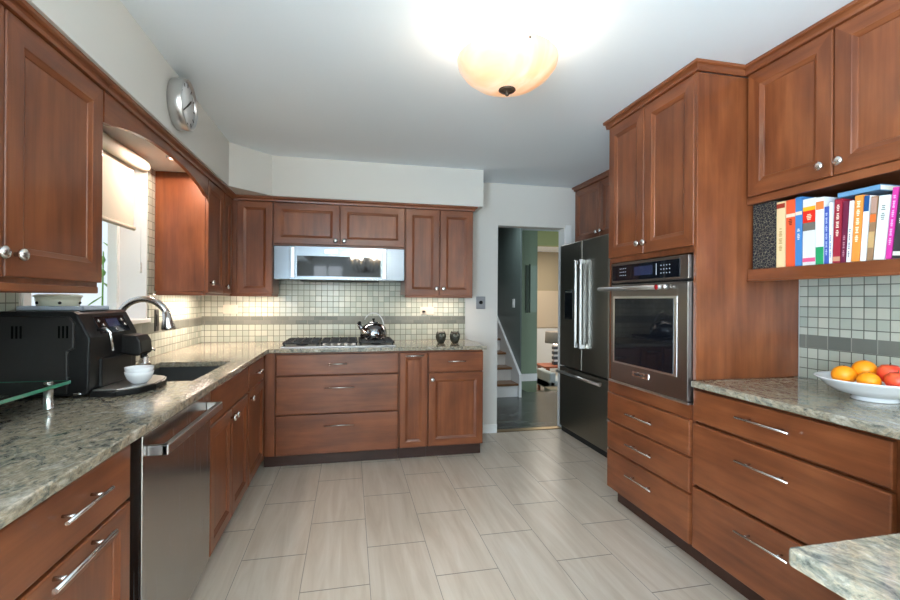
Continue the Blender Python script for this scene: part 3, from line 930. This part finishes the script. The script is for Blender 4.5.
# things on top of the machine
zt = 1.2382
t = thing('tray', (-1.10, 2.11, zt), 'long pale plastic tray lying on top of the coffee machine', 'tray')
PLASTIC = mat('pale_blue_plastic', srgb(196, 208, 222), 0.25)
mb = MB().box(-1.215, -.995, 2.01, 2.20, zt, zt + .006)
for a in ((-1.215, -.995, 2.01, 2.016), (-1.215, -.995, 2.194, 2.20), (-1.215, -1.209, 2.01, 2.20), (-1.001, -.995, 2.01, 2.20)):
    mb.box(a[0], a[1], a[2], a[3], zt, zt + .018)
mb.build('pan', PLASTIC, t, .002)
bx(-1.032, -1.024, 2.02, 2.19, zt + .006, zt + .016).build('divider', WHITE, t)
t = thing('pot', (-1.135, 2.10, zt + .0065), 'small cream ceramic pot with flat lid on the coffee machine', 'pot')
MB().lathe([(.058, 0), (.066, .006), (.070, .03), (.072, .046)], up(-1.130, 2.105, zt + .0065), 28).build('body', CREAM, t)
MB().lathe([(.076, .046), (.077, .052), (.060, .058), (.001, .060)], up(-1.130, 2.105, zt + .0065), 28).build('lid', CREAM, t)
for a in (-.6, .55, 1.7, 2.9, 4.1):
    ang = -PI / 2 + a
    MB().ball((-1.130 + .070 * math.cos(ang), 2.105 + .070 * math.sin(ang), zt + .03), .006, 1, 10, 6).build('dot', BLACK, t)

# glass ledge
t = thing('glass_shelf', (-1.05, 1.3, .914), 'green-edged glass shelf on steel posts above the left worktop', 'shelf')
g0, g1, g2, g3 = -1.225, -.945, .55, 1.83
gl = bx(g0, g1, g2, g3, .992, 1.002).build('glass_plate', GREEN_GLASS, t)
mb = MB().box(g1 - .0005, g1 + .001, g2, g3, 0.9915, 1.0025).box(g0, g1, g3 - .0005, g3 + .001, 0.9915, 1.0025)
mb.build('polished_edge', GLASS_EDGE, gl)
for (x, y) in ((-.985, 1.785), (-1.19, 1.785), (-.985, .70)):
    MB().lathe([(.016, 0), (.016, .004), (.014, .006), (.014, .074), (.017, .0768)], up(x, y, .9145), 20).build('post', NICKEL, t)
    MB().lathe([(.014, .0885), (.013, .092), (.001, .093)], up(x, y, .914), 20).build('cap', NICKEL, t)

# ------------------------------------------------------------------ roller shade, plant, recessed lamp
t = thing('roller_shade', (XLW, 2.52, 1.68), 'cream roller shade half drawn down over the sink window', 'window shade')
MB().tube([(XLW + .042, 2.10, 2.066), (XLW + .042, 3.03, 2.066)], .036, 24).build('cassette', SHADE, t)
bx(XLW + .014, XLW + .017, 2.11, 2.965, 1.70, 2.04).build('fabric', SHADE, t)
MB().tube([(XLW + .0155, 2.11, 1.69), (XLW + .0155, 2.97, 1.69)], .013, 14).build('bottom_bar', SHADE, t)
MB().box(XLW + .008, XLW + .016, 3.06, 3.085, 1.44, 1.50).build('cord_weight', WHITE, t, .003)
MB().tube([(XLW + .012, 3.072, 1.50), (XLW + .012, 3.072, 2.03)], .0012, 6).build('cord', WHITE, t)
t = thing('plant', (-1.62, 3.50, -.70), 'green leafy plant outside beyond the sink window', 'plant')
MB().tube([(-1.62, 3.50, -.70), (-1.63, 3.50, .6), (-1.62, 3.50, 1.6)], [.012, .009, .004]).build('stem', LEAF, t)
for q in range(9):
    z = 1.66 - q * .09
    a = q * 2.4
    c = Vector((-1.62, 3.50, z))
    d = Vector((math.cos(a), math.sin(a), -.6)).normalized()
    s = d.cross(Vector((0, 0, 1))).normalized()
    L = .11
    mb = MB()
    up_ = s.cross(d)
    rows = []
    for k in range(6):
        w = .032 * math.sin(PI * min(.98, max(.03, k / 5)))
        p = c + d * (L * k / 5) - Vector((0, 0, .02 * (k / 5) ** 2))
        rows.append([tuple(p - s * w), tuple(p + up_ * .004), tuple(p + s * w), tuple(p - up_ * .001)])
    mb.loft(rows, True, True).build('leaf', LEAF, t)
t = thing('recessed_light', (-.99, 2.96, ZS), 'round recessed downlight glowing in the soffit above the sink', 'light')
MB().lathe([(.060, 0), (.060, -.006), (.045, -.008), (.045, -.001)], up(-.99, 2.96, ZS), 28, cap=False).build('trim_ring', WHITE, t)
MB().lathe([(.001, -.003), (.044, -.003), (.044, -.001), (.001, -.001)], up(-.99, 2.96, ZS), 28).build('lens', GLOW_STRIP, t)
light('sink_spot', 'SPOT', (-.99, 2.96, ZS - .012), 17, WARM, spot=math.radians(176), blend=.1, direction=(0, 0, -1), radius=.03)

# wall clock on the soffit
t = thing('wall_clock', (SX, 2.575, 2.28), 'round silver wall clock on the soffit above the valance', 'clock')
cm = lambda a, b, h: (SX + h * 1.2, 2.560 + a, 2.270 + b)
MB().lathe([(.116, 0), (.124, .004), (.124, .052), (.120, .056), (.113, .055), (.109, .046)], cm, 40, cap=False).build('rim', STEEL_BRIGHT, t)
MB().lathe([(.001, .0), (.111, .0), (.111, .046), (.001, .046)], cm, 40).build('dial', mat('silver_clock_dial', (0.78, 0.80, 0.82), 0.4, 0.0), t)
for q in range(12):
    a = q * PI / 6
    ca, sa = math.cos(a), math.sin(a)
    MB().box(-.003, .003, .088, .106, .046, .0472, f=lambda u, v, h, ca=ca, sa=sa: cm(u * ca - v * sa, u * sa + v * ca, h)).build('hour_mark', GREY_PLASTIC, t)
for a, L, w in ((-.9, .060, .005), (2.2, .088, .0035)):
    ca, sa = math.cos(a), math.sin(a)
    MB().box(-w, w, -.015, L, .0475, .0487, f=lambda u, v, h, ca=ca, sa=sa: cm(u * ca - v * sa, u * sa + v * ca, h)).build('hand', GREY_PLASTIC, t)

# ------------------------------------------------------------------ ceiling light
CXL, CYL = .640, 1.83
t = thing('ceiling_light', (CXL, CYL, ZC), 'glowing alabaster bowl ceiling light with bronze finial', 'ceiling light')
MB().lathe([(.060, 0), (.060, -.010), (.048, -.020), (.001, -.022)], up(CXL, CYL, ZC), 28).build('canopy', WHITE, t)
MB().lathe([(.012, 2.38), (.040, 2.374), (.046, 2.366), (.030, 2.356), (.001, 2.354)], up(CXL, CYL, 0), 28).build('cup', BRASS, t)
MB().tube([(CXL, CYL, ZC - .02), (CXL, CYL, 2.172)], .007).build('stem', BRASS, t)
prof = [(r * 1.03, z) for r, z in [(.030, 2.176), (.080, 2.183), (.130, 2.203), (.172, 2.235), (.198, 2.270), (.204, 2.298), (.199, 2.302), (.193, 2.272), (.167, 2.239), (.127, 2.208), (.078, 2.188), (.030, 2.181)]]
bw = MB().lathe(prof, up(CXL, CYL, 0), 48).build('bowl_shade', ALABASTER, t)
for a in (0.6, 2.7, 4.8):
    MB().ball((CXL + .203 * math.cos(a), CYL + .203 * math.sin(a), 2.285), .006, 1, 10, 6).build('screw', BRONZE, bw)
MB().lathe([(.006, 2.150), (.008, 2.154), (.006, 2.160), (.028, 2.166), (.036, 2.172), (.034, 2.180), (.001, 2.181)], up(CXL, CYL, 0), 24).build('finial', BRONZE, t)
for a in (0.3, 2.4, 4.5):
    MB().ball((CXL + .06 * math.cos(a), CYL + .06 * math.sin(a), 2.262), .028, 1, 12, 8).build('bulb', mat('glowing_lamp_bulb', srgb(255, 230, 180), .3, emit=(1, .85, .65), es=2.0), t)
light('ceiling_bulb', 'POINT', (CXL, CYL, 2.325), 10.5, (1.0, .90, .76), radius=.05)

# under-cabinet light strips
def strip(face_axis, x0, x1, y0, y1, z, power, label, color=WARM):
    t = thing('light_strip', ((x0 + x1) / 2, (y0 + y1) / 2, z), label, 'light strip')
    bx(x0, x1, y0, y1, z - .012, z).build('housing', WHITE, t)
    bx(x0 + .004, x1 - .004, y0 + .004, y1 - .004, z - .014, z - .012).build('lens', GLOW_STRIP, t)
    light('strip_lamp', 'AREA', ((x0 + x1) / 2, (y0 + y1) / 2, z - .016), power, color, x1 - x0, y1 - y0, (0, 0, -1))
strip('y', -1.10, -1.06, 3.40, 3.95, 1.3345, 6.0, 'warm light strip under the corner wall cabinet, along the left wall')
strip('x', -.90, -.64, 4.08, 4.12, 1.3345, 1.9, 'warm light strip under the corner wall cabinet, along the back wall')
strip('x', .52, 1.00, 4.08, 4.12, 1.3345, 1.6, 'warm light strip under the wall cabinet right of the microwave')

# ------------------------------------------------------------------ right side: tall oven cabinet
PO = 1.63
t = thing('oven_cabinet', (1.9, 2.27, 0), 'tall cherry cabinet housing the built-in wall oven beside the refrigerator', 'cabinet')
mb = MB()
y0, y1 = 1.900, 2.650
mb.box(PO, XRW, y0, y1, .105, .786)                      # lower box
mb.box(PO, XRW, y0, y0 + .012, .786, 1.53).box(PO, XRW, y1 - .02, y1, .786, 1.53).box(XRW - .03, XRW, y0, y1, .786, 1.53)
mb.box(PO, XRW, y0, y1, 1.53, 2.385)
mb.build('body', WOOD_V, t)
bx(1.612, XRW, 1.877, 1.8995, .915, 2.385).build('side_panel', WOOD_V, t, .002)
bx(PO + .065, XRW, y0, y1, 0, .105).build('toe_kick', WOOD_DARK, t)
bx(PO - .012, PO, 1.92, 2.640, .722, .786).build('apron', WOOD_H, t)
for z0, z1, zp in ((.540, .712, .627), (.362, .528, .449), (.112, .350, .268)):
    d = drawer(t, 'R', PO, 1.919, 2.640, z0, z1)
    pull(d, 'R', PO, 2.163, 2.402, zp)
for u0, u1, k in ((2.287, 2.638, 2.318), (1.900, 2.281, 2.262)):
    d = door(t, 'R', PO, u0, u1, 1.560, 2.386, .062)
    knob(d, 'R', PO, k, 1.618)
bx(PO - .0205, PO, 1.877, 2.65, 2.387, ZC - .002).build('top_rail', WOOD_H, t)
mb = crown([(PO - .020, 2.655), (PO - .020, 1.877), (1.879, 1.877)], 2.388, ZC - .002, .034)
mb.build('crown_moulding', WOOD_H, t)

# oven
OX = 1.585
t = thing('oven', (1.62, 2.23, .79), 'built-in stainless wall oven with black glass window', 'oven')
bx(PO - .006, 2.16, 1.917, 2.625, .790, 1.522).build('housing', BLACK_MATTE, t)
p = bx(OX + .004, PO - .006, 1.905, 2.560, 1.400, 1.518).build('control_panel', STEEL_OVEN, t, .003)
g = bx(OX + .001, OX + .004, 1.962, 2.548, 1.412, 1.502).build('control_glass', BLACK_GLASS, p)
bx(OX - .0005, OX + .001, 2.17, 2.33, 1.435, 1.485).build('display', DISPLAY, g)
mk = MB()
for r in range(3):
    for c in range(4):
        bx(OX, OX + .001, 2.410 + c * .018, 2.418 + c * .018, 1.440 + r * .020, 1.444 + r * .020).build('control_marking', MARK, g)
        bx(OX, OX + .001, 2.030 + c * .022, 2.036 + c * .022, 1.435 + r * .020, 1.440 + r * .020).build('control_marking', MARK, g)
mk.box(OX, OX + .001, 2.135, 2.139, 1.43, 1.49)
mk.build('control_marking', MARK, g)
d = bx(OX, PO - .006, 1.903, 2.560, .806, 1.388).build('door', STEEL_OVEN, t, .004)
bx(OX - .0025, OX + .001, 1.975, 2.535, .915, 1.318).build('window_surround', STEEL_BRIGHT, d, .001)
bx(OX - .004, OX - .0024, 1.998, 2.517, .926, 1.305).build('window_glass', BLACK_GLASS, d)
h = MB().tube([(OX - .062, 1.995, 1.362), (OX - .062, 2.600, 1.362)], .012, 18)
h.tube([(OX - .062, 2.045, 1.362), (OX, 2.045, 1.362)], .010).tube([(OX - .062, 2.500, 1.362), (OX, 2.500, 1.362)], .010)
h = h.build('handle', STEEL_BRIGHT, d)
MB().lathe([(.014, 0), (.014, .022), (.001, .022)], lambda a, b, hh: (OX - .062 + a, 1.996 - hh, 1.362 + b), 20).build('end_cap', STEEL_BRIGHT, h)
MB().lathe([(.0135, .0), (.0135, .003), (.001, .003)], lambda a, b, hh: (OX - .074 - hh, 2.035 + a, 1.362 + b), 20).build('medallion', RED, h)
b = bx(OX - .005, OX, 2.192, 2.335, .862, .892).build('badge', CHROME, d, .001)
text('KitchenAid', .022, (OX - .0055, 2.2635, .877), (0, -1, 0), (0, 0, 1), BLACK, b)
bx(OX + .005, PO - .002, 1.905, 2.600, .790, .802).build('vent_trim', STEEL_BRIGHT, t, .002)

# ------------------------------------------------------------------ right base cabinets
t = base_cab((PO, 1.48, 0), 'wide three-drawer cherry base cabinet under the worktop with the fruit bowl', 'R', PO, 1.062, 1.899, XRW - .002)
for z0, z1, zp in ((.722, .868, .805), (.418, .708, .622), (.112, .404, .328)):
    d = drawer(t, 'R', PO, 1.069, 1.895, z0, z1)
    pull(d, 'R', PO, 1.378, 1.621, zp)
t = base_cab((PO, .82, 0), 'cherry base cabinet in the corner where the peninsula joins', 'R', PO, .56, 1.040, XRW - .002)
d = drawer(t, 'R', PO, .585, 1.032, .722, .868)
pull(d, 'R', PO, .72, .92, .80)
d = drawer(t, 'R', PO, .585, 1.032, .418, .708)
pull(d, 'R', PO, .60, 1.015, .640)
drawer(t, 'R', PO, .585, 1.032, .112, .404)
t = thing('base_cabinet', (1.2, .1, 0), 'cherry peninsula base cabinet beneath the projecting granite corner', 'cabinet')
bx(.735, 1.628, -.38, .535, .105, .882).build('body', WOOD_V, t)
bx(.79, 1.628, -.38, .47, 0, .105).build('toe_kick', WOOD_DARK, t)

# ------------------------------------------------------------------ right upper cabinet and book shelf
PR = 1.90
t = thing('wall_cabinet', (PR, 1.46, 1.8), 'cherry wall cabinet with two doors above the row of books', 'cabinet')
bx(PR, XRW + .006, 1.05, 1.876, 1.775, 2.385).build('body', WOOD_V, t)
bx(PR - .0205, PR, 1.05, 1.876, 2.387, ZC - .002).build('top_rail', WOOD_H, t)
for u0, u1, k in ((1.463, 1.862, 1.500), (1.058, 1.457, 1.425)):
    d = door(t, 'R', PR, u0, u1, 1.797, 2.386, .064)
    knob(d, 'R', PR, k, 1.845)
bx(PR - .008, PR + .012, 1.05, 1.876, 1.760, 1.795).build('light_rail', WOOD_H, t, .003)
crown([(PR - .020, 1.876), (PR - .020, 1.05)], 2.388, ZC - .002, .034).build('crown_moulding', WOOD_H, t)
t = thing('bookshelf', (2.05, 1.46, 1.39), 'open cherry shelf holding cookbooks between wall cabinet and tiles', 'shelf')
bx(PR + .016, XRW - .012, 1.066, 1.876, 1.425, 1.448).build('shelf_board', WOOD_H, t)
bx(PR, PR + .016, 1.05, 1.876, 1.388, 1.4475).build('front_rail', WOOD_H, t, .003)
bx(PR - .006, PR, 1.05, 1.876, 1.388, 1.398).build('bead', WOOD_H, t, .003)
bx(XRW - .012, XRW + .006, 1.05, 1.876, 1.425, 1.775).build('back_panel', WOOD_V, t)
bx(PR + .01, XRW - .012, 1.05, 1.066, 1.40, 1.775).build('side_panel', WOOD_V, t)

# ------------------------------------------------------------------ books
PAGES = mat('book_pages', srgb(232, 226, 212), 0.9)
_bm = {}
def bcol(c):
    if c not in _bm:
        _bm[c] = mat('book_cover_%d_%d_%d' % c, srgb(*c), 0.4)
    return _bm[c]
def fancy():
    m = mat('black_gold_pattern_cover', srgb(24, 26, 40), 0.4)
    nt = NT(m)
    v = nt.n('ShaderNodeTexVoronoi', feature='DISTANCE_TO_EDGE', i_Scale=75.0)
    nt.l(coords(nt, (1, 1, 1)), v.inputs['Vector'])
    nt.l(ramp(nt, [(0.0, srgb(170, 164, 132)), (0.025, srgb(96, 94, 84)), (0.05, srgb(20, 22, 36))], v.outputs['Distance']), nt.b.inputs['Base Color'])
    return m
FANCY = fancy()
ZB = 1.4485
def book(y1, y0, h, color, label, depth=.16, lean=0.0, bands=(), title=None, x=1.918, m=None):
    """y1 far side, y0 near side; bands: (z0 frac, z1 frac, colour); title: (f0, f1, colour)"""
    if y1 < 1.475:      # the leaning run stands closer together
        y1, y0 = 1.487 + (y1 - 1.472) * .926, 1.487 + (y0 - 1.472) * .926
    w = y1 - y0 - .0012
    c, s = math.cos(lean), math.sin(lean)
    shift = w * s if lean > 0 else 0
    def f(a, b, d):      # a across (from y1 towards y0), b up, d inward
        return (x + d, y1 - (a * c + b * s), ZB + .0003 + (b * c - a * s) + w * s)
    t = thing('book', f(w / 2, 0, 0), label, 'book', 'cookbooks on the open shelf')
    cv = m or bcol(color)
    k = .0022
    MB().box(0, w, 0, h, 0, k, f=f).box(0, k, 0, h, k, depth, f=f).box(w - k, w, 0, h, k, depth, f=f).build('cover', cv, t)
    MB().box(k, w - k, .003, h - .004, k, depth - .004, f=f).build('pages', PAGES, t)
    for a, b, bc in bands:
        MB().box(.0002, w - .0002, h * a, h * b, -.0006, .0002, f=f).build('spine_band', bcol(bc), t)
    if title:
        a, b, tc = title
        mb = MB()
        n = max(4, int((b - a) * h / .0065))
        for q in range(n):
            if q % 5 == 4:
                continue
            z0 = h * a + (h * (b - a)) * q / n
            ww = w * (.13 + .035 * ((q * 7) % 3))
            mb.box(w / 2 - ww, w / 2 + ww, z0, z0 + h * (b - a) / n * .62, -.0009, -.0004, f=f)
        mb.build('lettering', bcol(tc), t)
    return t
WHT, BLK = (222, 222, 218), (30, 30, 34)
book(1.864, 1.815, .312, None, 'black book with gold pattern at the far end, against the oven cabinet', m=FANCY)
book(1.811, 1.742, .309, None, 'thicker black book with gold pattern, second on the shelf', m=FANCY, x=1.911)
book(1.738, 1.696, .299, (236, 208, 160), 'cream book with a red round emblem at the spine top', bands=((.90, .97, (158, 52, 36)),), title=(.25, .6, (190, 150, 90)))
book(1.691, 1.648, .298, (232, 92, 56), 'orange-red book with pale band, between the cream and blue books', bands=((.74, .79, (240, 214, 190)),), title=(.62, .72, (120, 40, 20)))
book(1.647, 1.616, .301, (70, 130, 190), 'slim bright blue book between the orange-red and white books', bands=((.74, .79, (240, 214, 190)),), title=(.38, .55, WHT))
book(1.613, 1.557, .285, WHT, 'thick white book with yellow, red and grey blocks on its spine', bands=((.82, .88, (245, 176, 40)), (.64, .82, (222, 44, 30)), (.52, .64, (110, 106, 98)), (.05, .11, (220, 90, 130))), title=(.68, .80, (250, 210, 180)))
book(1.556, 1.522, .280, (226, 228, 232), 'white book with orange square on top and green foot', bands=((.82, .94, (226, 128, 66)), (0.0, .26, (40, 150, 96))))
book(1.5205, 1.502, .236, (66, 90, 168), 'shorter blue book with pale lettering', title=(.15, .9, (190, 200, 230)))
book(1.501, 1.4885, .250, (228, 232, 236), 'thin white book just left of the dark red book', title=(.1, .5, (90, 110, 160)))
book(1.472, 1.440, .257, (156, 40, 58), 'dark red book with large cream lettering', lean=.03, bands=((.03, .10, (200, 150, 120)),), title=(.42, .92, (240, 226, 206)))
book(1.438, 1.417, .243, (108, 34, 62), 'maroon book beside the dark red book', lean=.04, title=(.1, .45, (190, 140, 150)))
book(1.415, 1.398, .240, (232, 234, 234), 'thin white book just left of the orange book', lean=.05, title=(.08, .55, (90, 90, 100)))
book(1.396, 1.363, .255, (224, 142, 62), 'orange book with white lettering', lean=.055, title=(.30, .95, (250, 236, 210)))
book(1.361, 1.340, .248, (238, 238, 236), 'white book with a navy blue block at the spine top', lean=.06, bands=((.76, 1.0, (24, 76, 132)),))
book(1.337, 1.314, .240, (150, 116, 86), 'brown food-photo cookbook beside the white book with navy top', lean=.07, bands=((.60, .72, (224, 110, 50)), (.74, .98, (176, 140, 124)), (.2, .45, (196, 160, 110))))
book(1.311, 1.272, .236, (226, 230, 226), 'wide plain pale grey book left of the magenta book', lean=.08, title=(.62, .86, (130, 136, 130)))
book(1.269, 1.249, .258, (206, 56, 150), 'tall magenta book leaning right', lean=.09, title=(.2, .9, (244, 190, 226)))
book(1.246, 1.214, .250, (54, 52, 54), 'charcoal book at the right edge, beside the magenta book', lean=.095, bands=((.04, .10, (206, 204, 190)),), title=(.5, .9, (216, 214, 200)))
book(1.211, 1.180, .245, (238, 238, 236), 'white book after the charcoal book at the right edge', lean=.098)
book(1.177, 1.140, .250, (60, 110, 120), 'teal book at the very end of the shelf, past the white one', lean=.10)
t = thing('book', (1.95, 1.40, 1.72), 'blue-grey book lying flat across the tops of upright books', 'book', 'cookbooks on the open shelf')
zf = 1.7105
MB().box(1.925, 2.10, 1.322, 1.474, zf, zf + .002).box(1.925, 2.10, 1.322, 1.474, zf + .020, zf + .022).box(1.925, 1.927, 1.322, 1.474, zf, zf + .022).build('cover', bcol((104, 150, 186)), t)
bx(1.927, 2.096, 1.326, 1.470, zf + .002, zf + .020).build('pages', PAGES, t)

# ------------------------------------------------------------------ fruit bowl
FX, FYB, FZ = 1.985, 1.375, .9145
t = thing('fruit_bowl', (FX, FYB, FZ), 'wide white ceramic bowl of fruit on the right granite worktop', 'bowl')
pf = [(.070, 0), (.074, .004), (.066, .014), (.080, .018), (.122, .030), (.152, .050), (.170, .068), (.188, .079), (.189, .082), (.184, .083), (.164, .073), (.146, .056), (.116, .037), (.076, .026), (.001, .024)]
MB().lathe(pf, up(FX, FYB, FZ), 48).build('bowl', CERAMIC, t)
STEMM = mat('brown_fruit_stem', srgb(80, 60, 36), 0.8)
fr = [('orange', (-.072, .062, .088), .040, ORANGE, 'orange at the left side of the fruit bowl, against its rim'),
      ('orange', (-.012, .030, .112), .040, ORANGE, 'orange on top of the pile in the fruit bowl'),
      ('orange', (-.075, -.030, .080), .036, ORANGE, 'low orange at the front of the fruit bowl, below the apples'),
      ('apple', (-.005, -.050, .108), .038, APPLE, 'red and yellow apple on top of the pile beside the orange'),
      ('apple', (.050, -.015, .102), .038, APPLE, 'orange-red apple behind the others in the fruit bowl'),
      ('apple', (-.040, -.100, .088), .038, APPLE, 'red apple low at the right side of the fruit bowl'),
      ('orange', (.055, .065, .084), .036, ORANGE, 'orange at the back of the fruit bowl near the tiles')]
for nm, (dx, dy, dz), r, m, lab in fr:
    c = (FX + dx, FYB + dy, FZ + dz)
    t = thing(nm, (c[0], c[1], c[2] - r), lab, 'fruit', 'fruit in the white bowl')
    if nm == 'apple':
        prof = [(.001, -r * .80), (r * .35, -r * .9), (r * .75, -r * .66), (r * .98, -.05 * r), (r * .93, r * .42), (r * .62, r * .84), (r * .28, r * .90), (r * .06, r * .70), (.001, r * .68)]
        MB().lathe(prof, up(*c), 24).build('flesh', m, t)
        MB().tube([(c[0], c[1], c[2] + r * .68), (c[0] + .004, c[1], c[2] + r * 1.10)], .0015, 6).build('stem', STEMM, t)
    else:
        MB().ball(c, r, .93, 24, 14).build('peel', m, t)
        MB().lathe([(.003, 0), (.002, .0015), (.0005, .002)], up(c[0], c[1], c[2] + r * .925), 8).build('stem_end', STEMM, t)

# ------------------------------------------------------------------ refrigerator
FRX = 2.05
t = thing('refrigerator', (2.4, 3.79, 0), 'dark stainless french-door refrigerator in the alcove beside the doorway', 'refrigerator')
bx(FRX + .065, 2.86, 3.35, 4.232, .02, 1.815).build('body', GREY_PLASTIC, t, .004)
dl = bx(FRX, FRX + .060, 3.797, 4.228, .655, 1.838).build('door', STEEL_FRIDGE, t, .006)
dr = bx(FRX, FRX + .060, 3.354, 3.787, .655, 1.838).build('door', STEEL_FRIDGE, t, .006)
fd = bx(FRX, FRX + .060, 3.354, 4.228, .055, .640).build('freezer_drawer', STEEL_FRIDGE, t, .006)
for dd, yy in ((dl, 3.830), (dr, 3.738)):
    h = MB().box(FRX - .055, FRX - .032, yy - .013, yy + .013, .86, 1.66).box(FRX - .034, FRX, yy - .012, yy + .012, .86, .90).box(FRX - .034, FRX, yy - .012, yy + .012, 1.62, 1.66)
    h.build('handle', STEEL_BRIGHT, dd, .005)
h = MB().tube([(FRX - .05, 3.39, .600), (FRX - .05, 4.19, .600)], .013, 14).tube([(FRX - .05, 3.46, .600), (FRX, 3.46, .600)], .010).tube([(FRX - .05, 4.12, .600), (FRX, 4.12, .600)], .010)
h.build('handle', STEEL_BRIGHT, fd)
dp = bx(FRX - .003, FRX, 3.965, 4.12, 1.115, 1.395).build('dispenser', BLACK_GLASS, dl)
bx(FRX - .005, FRX - .003, 3.985, 4.10, 1.365, 1.385).build('dispenser_display', STEEL_BRIGHT, dp)
bx(FRX + .02, 2.80, 3.36, 4.22, 0, .05).build('toe_grille', BLACK_MATTE, t)
PF = 2.235
t = thing('wall_cabinet', (PF, 3.8, 1.86), 'dark cherry wall cabinet above the refrigerator', 'cabinet')
bx(PF, 2.94, 3.33, 4.250, 1.868, ZC - .04).build('body', WOOD_V, t)
for u0, u1, k in ((3.780, 4.245, 3.815), (3.335, 3.774, 3.74)):
    d = door(t, 'R', PF, u0, u1, 1.872, 2.388, .055)
    knob(d, 'R', PF, k, 1.925)
bx(PF - .0205, PF, 3.33, 4.25, 2.389, ZC - .003).build('top_rail', WOOD_H, t)
crown([(PF - .020, 4.252), (PF - .020, 3.33)], 2.390, ZC - .003, .034).build('crown_moulding', WOOD_H, t)

# ------------------------------------------------------------------ hall and living room things
t = thing('wall_mirror', (2.75, 7.0, 1.1), 'tall narrow framed mirror on the green hall wall', 'mirror')
FRAME = mat('dark_olive_frame', srgb(58, 74, 58), 0.4)
mb = MB()
for a in ((2.785, 2.830, 1.09, 1.86), (2.848, 2.862, 1.09, 1.88)):
    mb.box(a[0], a[1], 6.975, 7.0, a[2], a[3])
mb.build('frame', [FRAME], t)
bx(2.864, 2.985, 6.985, 7.0, 1.10, 1.86).build('mirror_glass', mat('greenish_mirror', srgb(140, 160, 140), .15, spec=.6), t)
LZ = -.36
t = thing('side_table', (3.95, 8.4, LZ), 'reddish wooden side table under the lamp in the living room', 'table')
RT = mat('red_brown_table_wood', srgb(140, 74, 44), 0.35)
bx(3.62, 4.25, 8.1, 8.6, .00, .035).build('tabletop', RT, t, .004)
for x in (3.70, 4.20):
    for y in (8.14, 8.54):
        bx(x - .03, x + .03, y - .03, y + .03, LZ, 0).build('leg', RT, t)
t = thing('table_lamp', (3.95, 8.35, .035), 'table lamp with grey drum shade and stacked block base', 'lamp')
BLK2 = mat('dark_lamp_block', srgb(60, 62, 64), .3)
for q in range(4):
    bx(3.90, 4.0, 8.30, 8.40, .0355 + q * .10, .0355 + q * .10 + .06).build('base_block', BLK2, t, .006)
    bx(3.915, 3.985, 8.315, 8.385, .0955 + q * .10, .1355 + q * .10).build('white_disc', WHITE, t, .004)
MB().tube([(3.95, 8.35, .435), (3.95, 8.35, .52)], .008).build('neck', BRASS, t)
MB().lathe([(.20, .46), (.19, .68), (.187, .68), (.197, .46)], up(3.95, 8.35, 0), 32, cap=False).build('lamp_shade', LAMP_SHADE, t)
light('lamp_bulb', 'POINT', (3.95, 8.35, .56), 14, WARM, radius=.04)
t = thing('armchair', (3.75, 7.6, LZ), 'pale blue upholstered armchair in front of the side table', 'armchair')
bx(3.38, 3.78, 7.35, 7.95, LZ + .10, LZ + .26).build('seat', UPH, t, .03, 3)
bx(3.38, 3.50, 7.35, 7.95, LZ + .10, LZ + .40).build('armrest', UPH, t, .03, 3)
for x in (3.42, 3.74):
    for y in (7.40, 7.90):
        bx(x - .02, x + .02, y - .02, y + .02, LZ, LZ + .10).build('leg', RT, t)
t = thing('bench', (3.4, 6.8, LZ), 'low beige bench near the step down to the living room', 'bench')
bx(2.98, 3.42, 6.45, 6.70, LZ + .22, LZ + .30).build('seat', BEIGE, t, .015, 2)
for x in (3.02, 3.38):
    for y in (6.48, 6.66):
        bx(x - .02, x + .02, y - .02, y + .02, LZ, LZ + .22).build('leg', BEIGE, t)

# chandelier of the dining end, seen only as a reflection in the microwave glass
CX, CYY, CZ = .30, -1.55, 1.95
t = thing('chandelier', (CX, CYY, ZC), 'candle-style chandelier at the dining end, reflected in the microwave glass', 'chandelier')
MB().lathe([(.06, 0), (.06, -.015), (.015, -.03)], up(CX, CYY, ZC), 20).build('canopy', BRONZE, t)
MB().tube([(CX, CYY, ZC - .03), (CX, CYY, CZ - .10)], .008).build('stem', BRONZE, t)
MB().ball((CX, CYY, CZ - .08), .045, 1.2).build('hub', BRONZE, t)
for q in range(6):
    a = q * PI / 3 + .2
    ca, sa = math.cos(a), math.sin(a)
    P = lambda r, z: (CX + r * ca, CYY + r * sa, CZ + z)
    ar = MB().tube([P(.03, -.08), P(.12, -.13), P(.22, -.10), P(.26, -.02)], .007).build('arm', BRONZE, t)
    MB().lathe([(.011, -.02), (.011, .06)], up(CX + .26 * ca, CYY + .26 * sa, CZ), 12).build('candle', CREAM, ar)
    MB().lathe([(.008, .06), (.016, .085), (.010, .115), (.001, .135)], up(CX + .26 * ca, CYY + .26 * sa, CZ), 12).build('bulb', GLOW, ar)
    light('candle_lamp', 'POINT', (CX + .26 * ca, CYY + .26 * sa, CZ + .17), 9, (1.0, .90, .78), radius=.03)
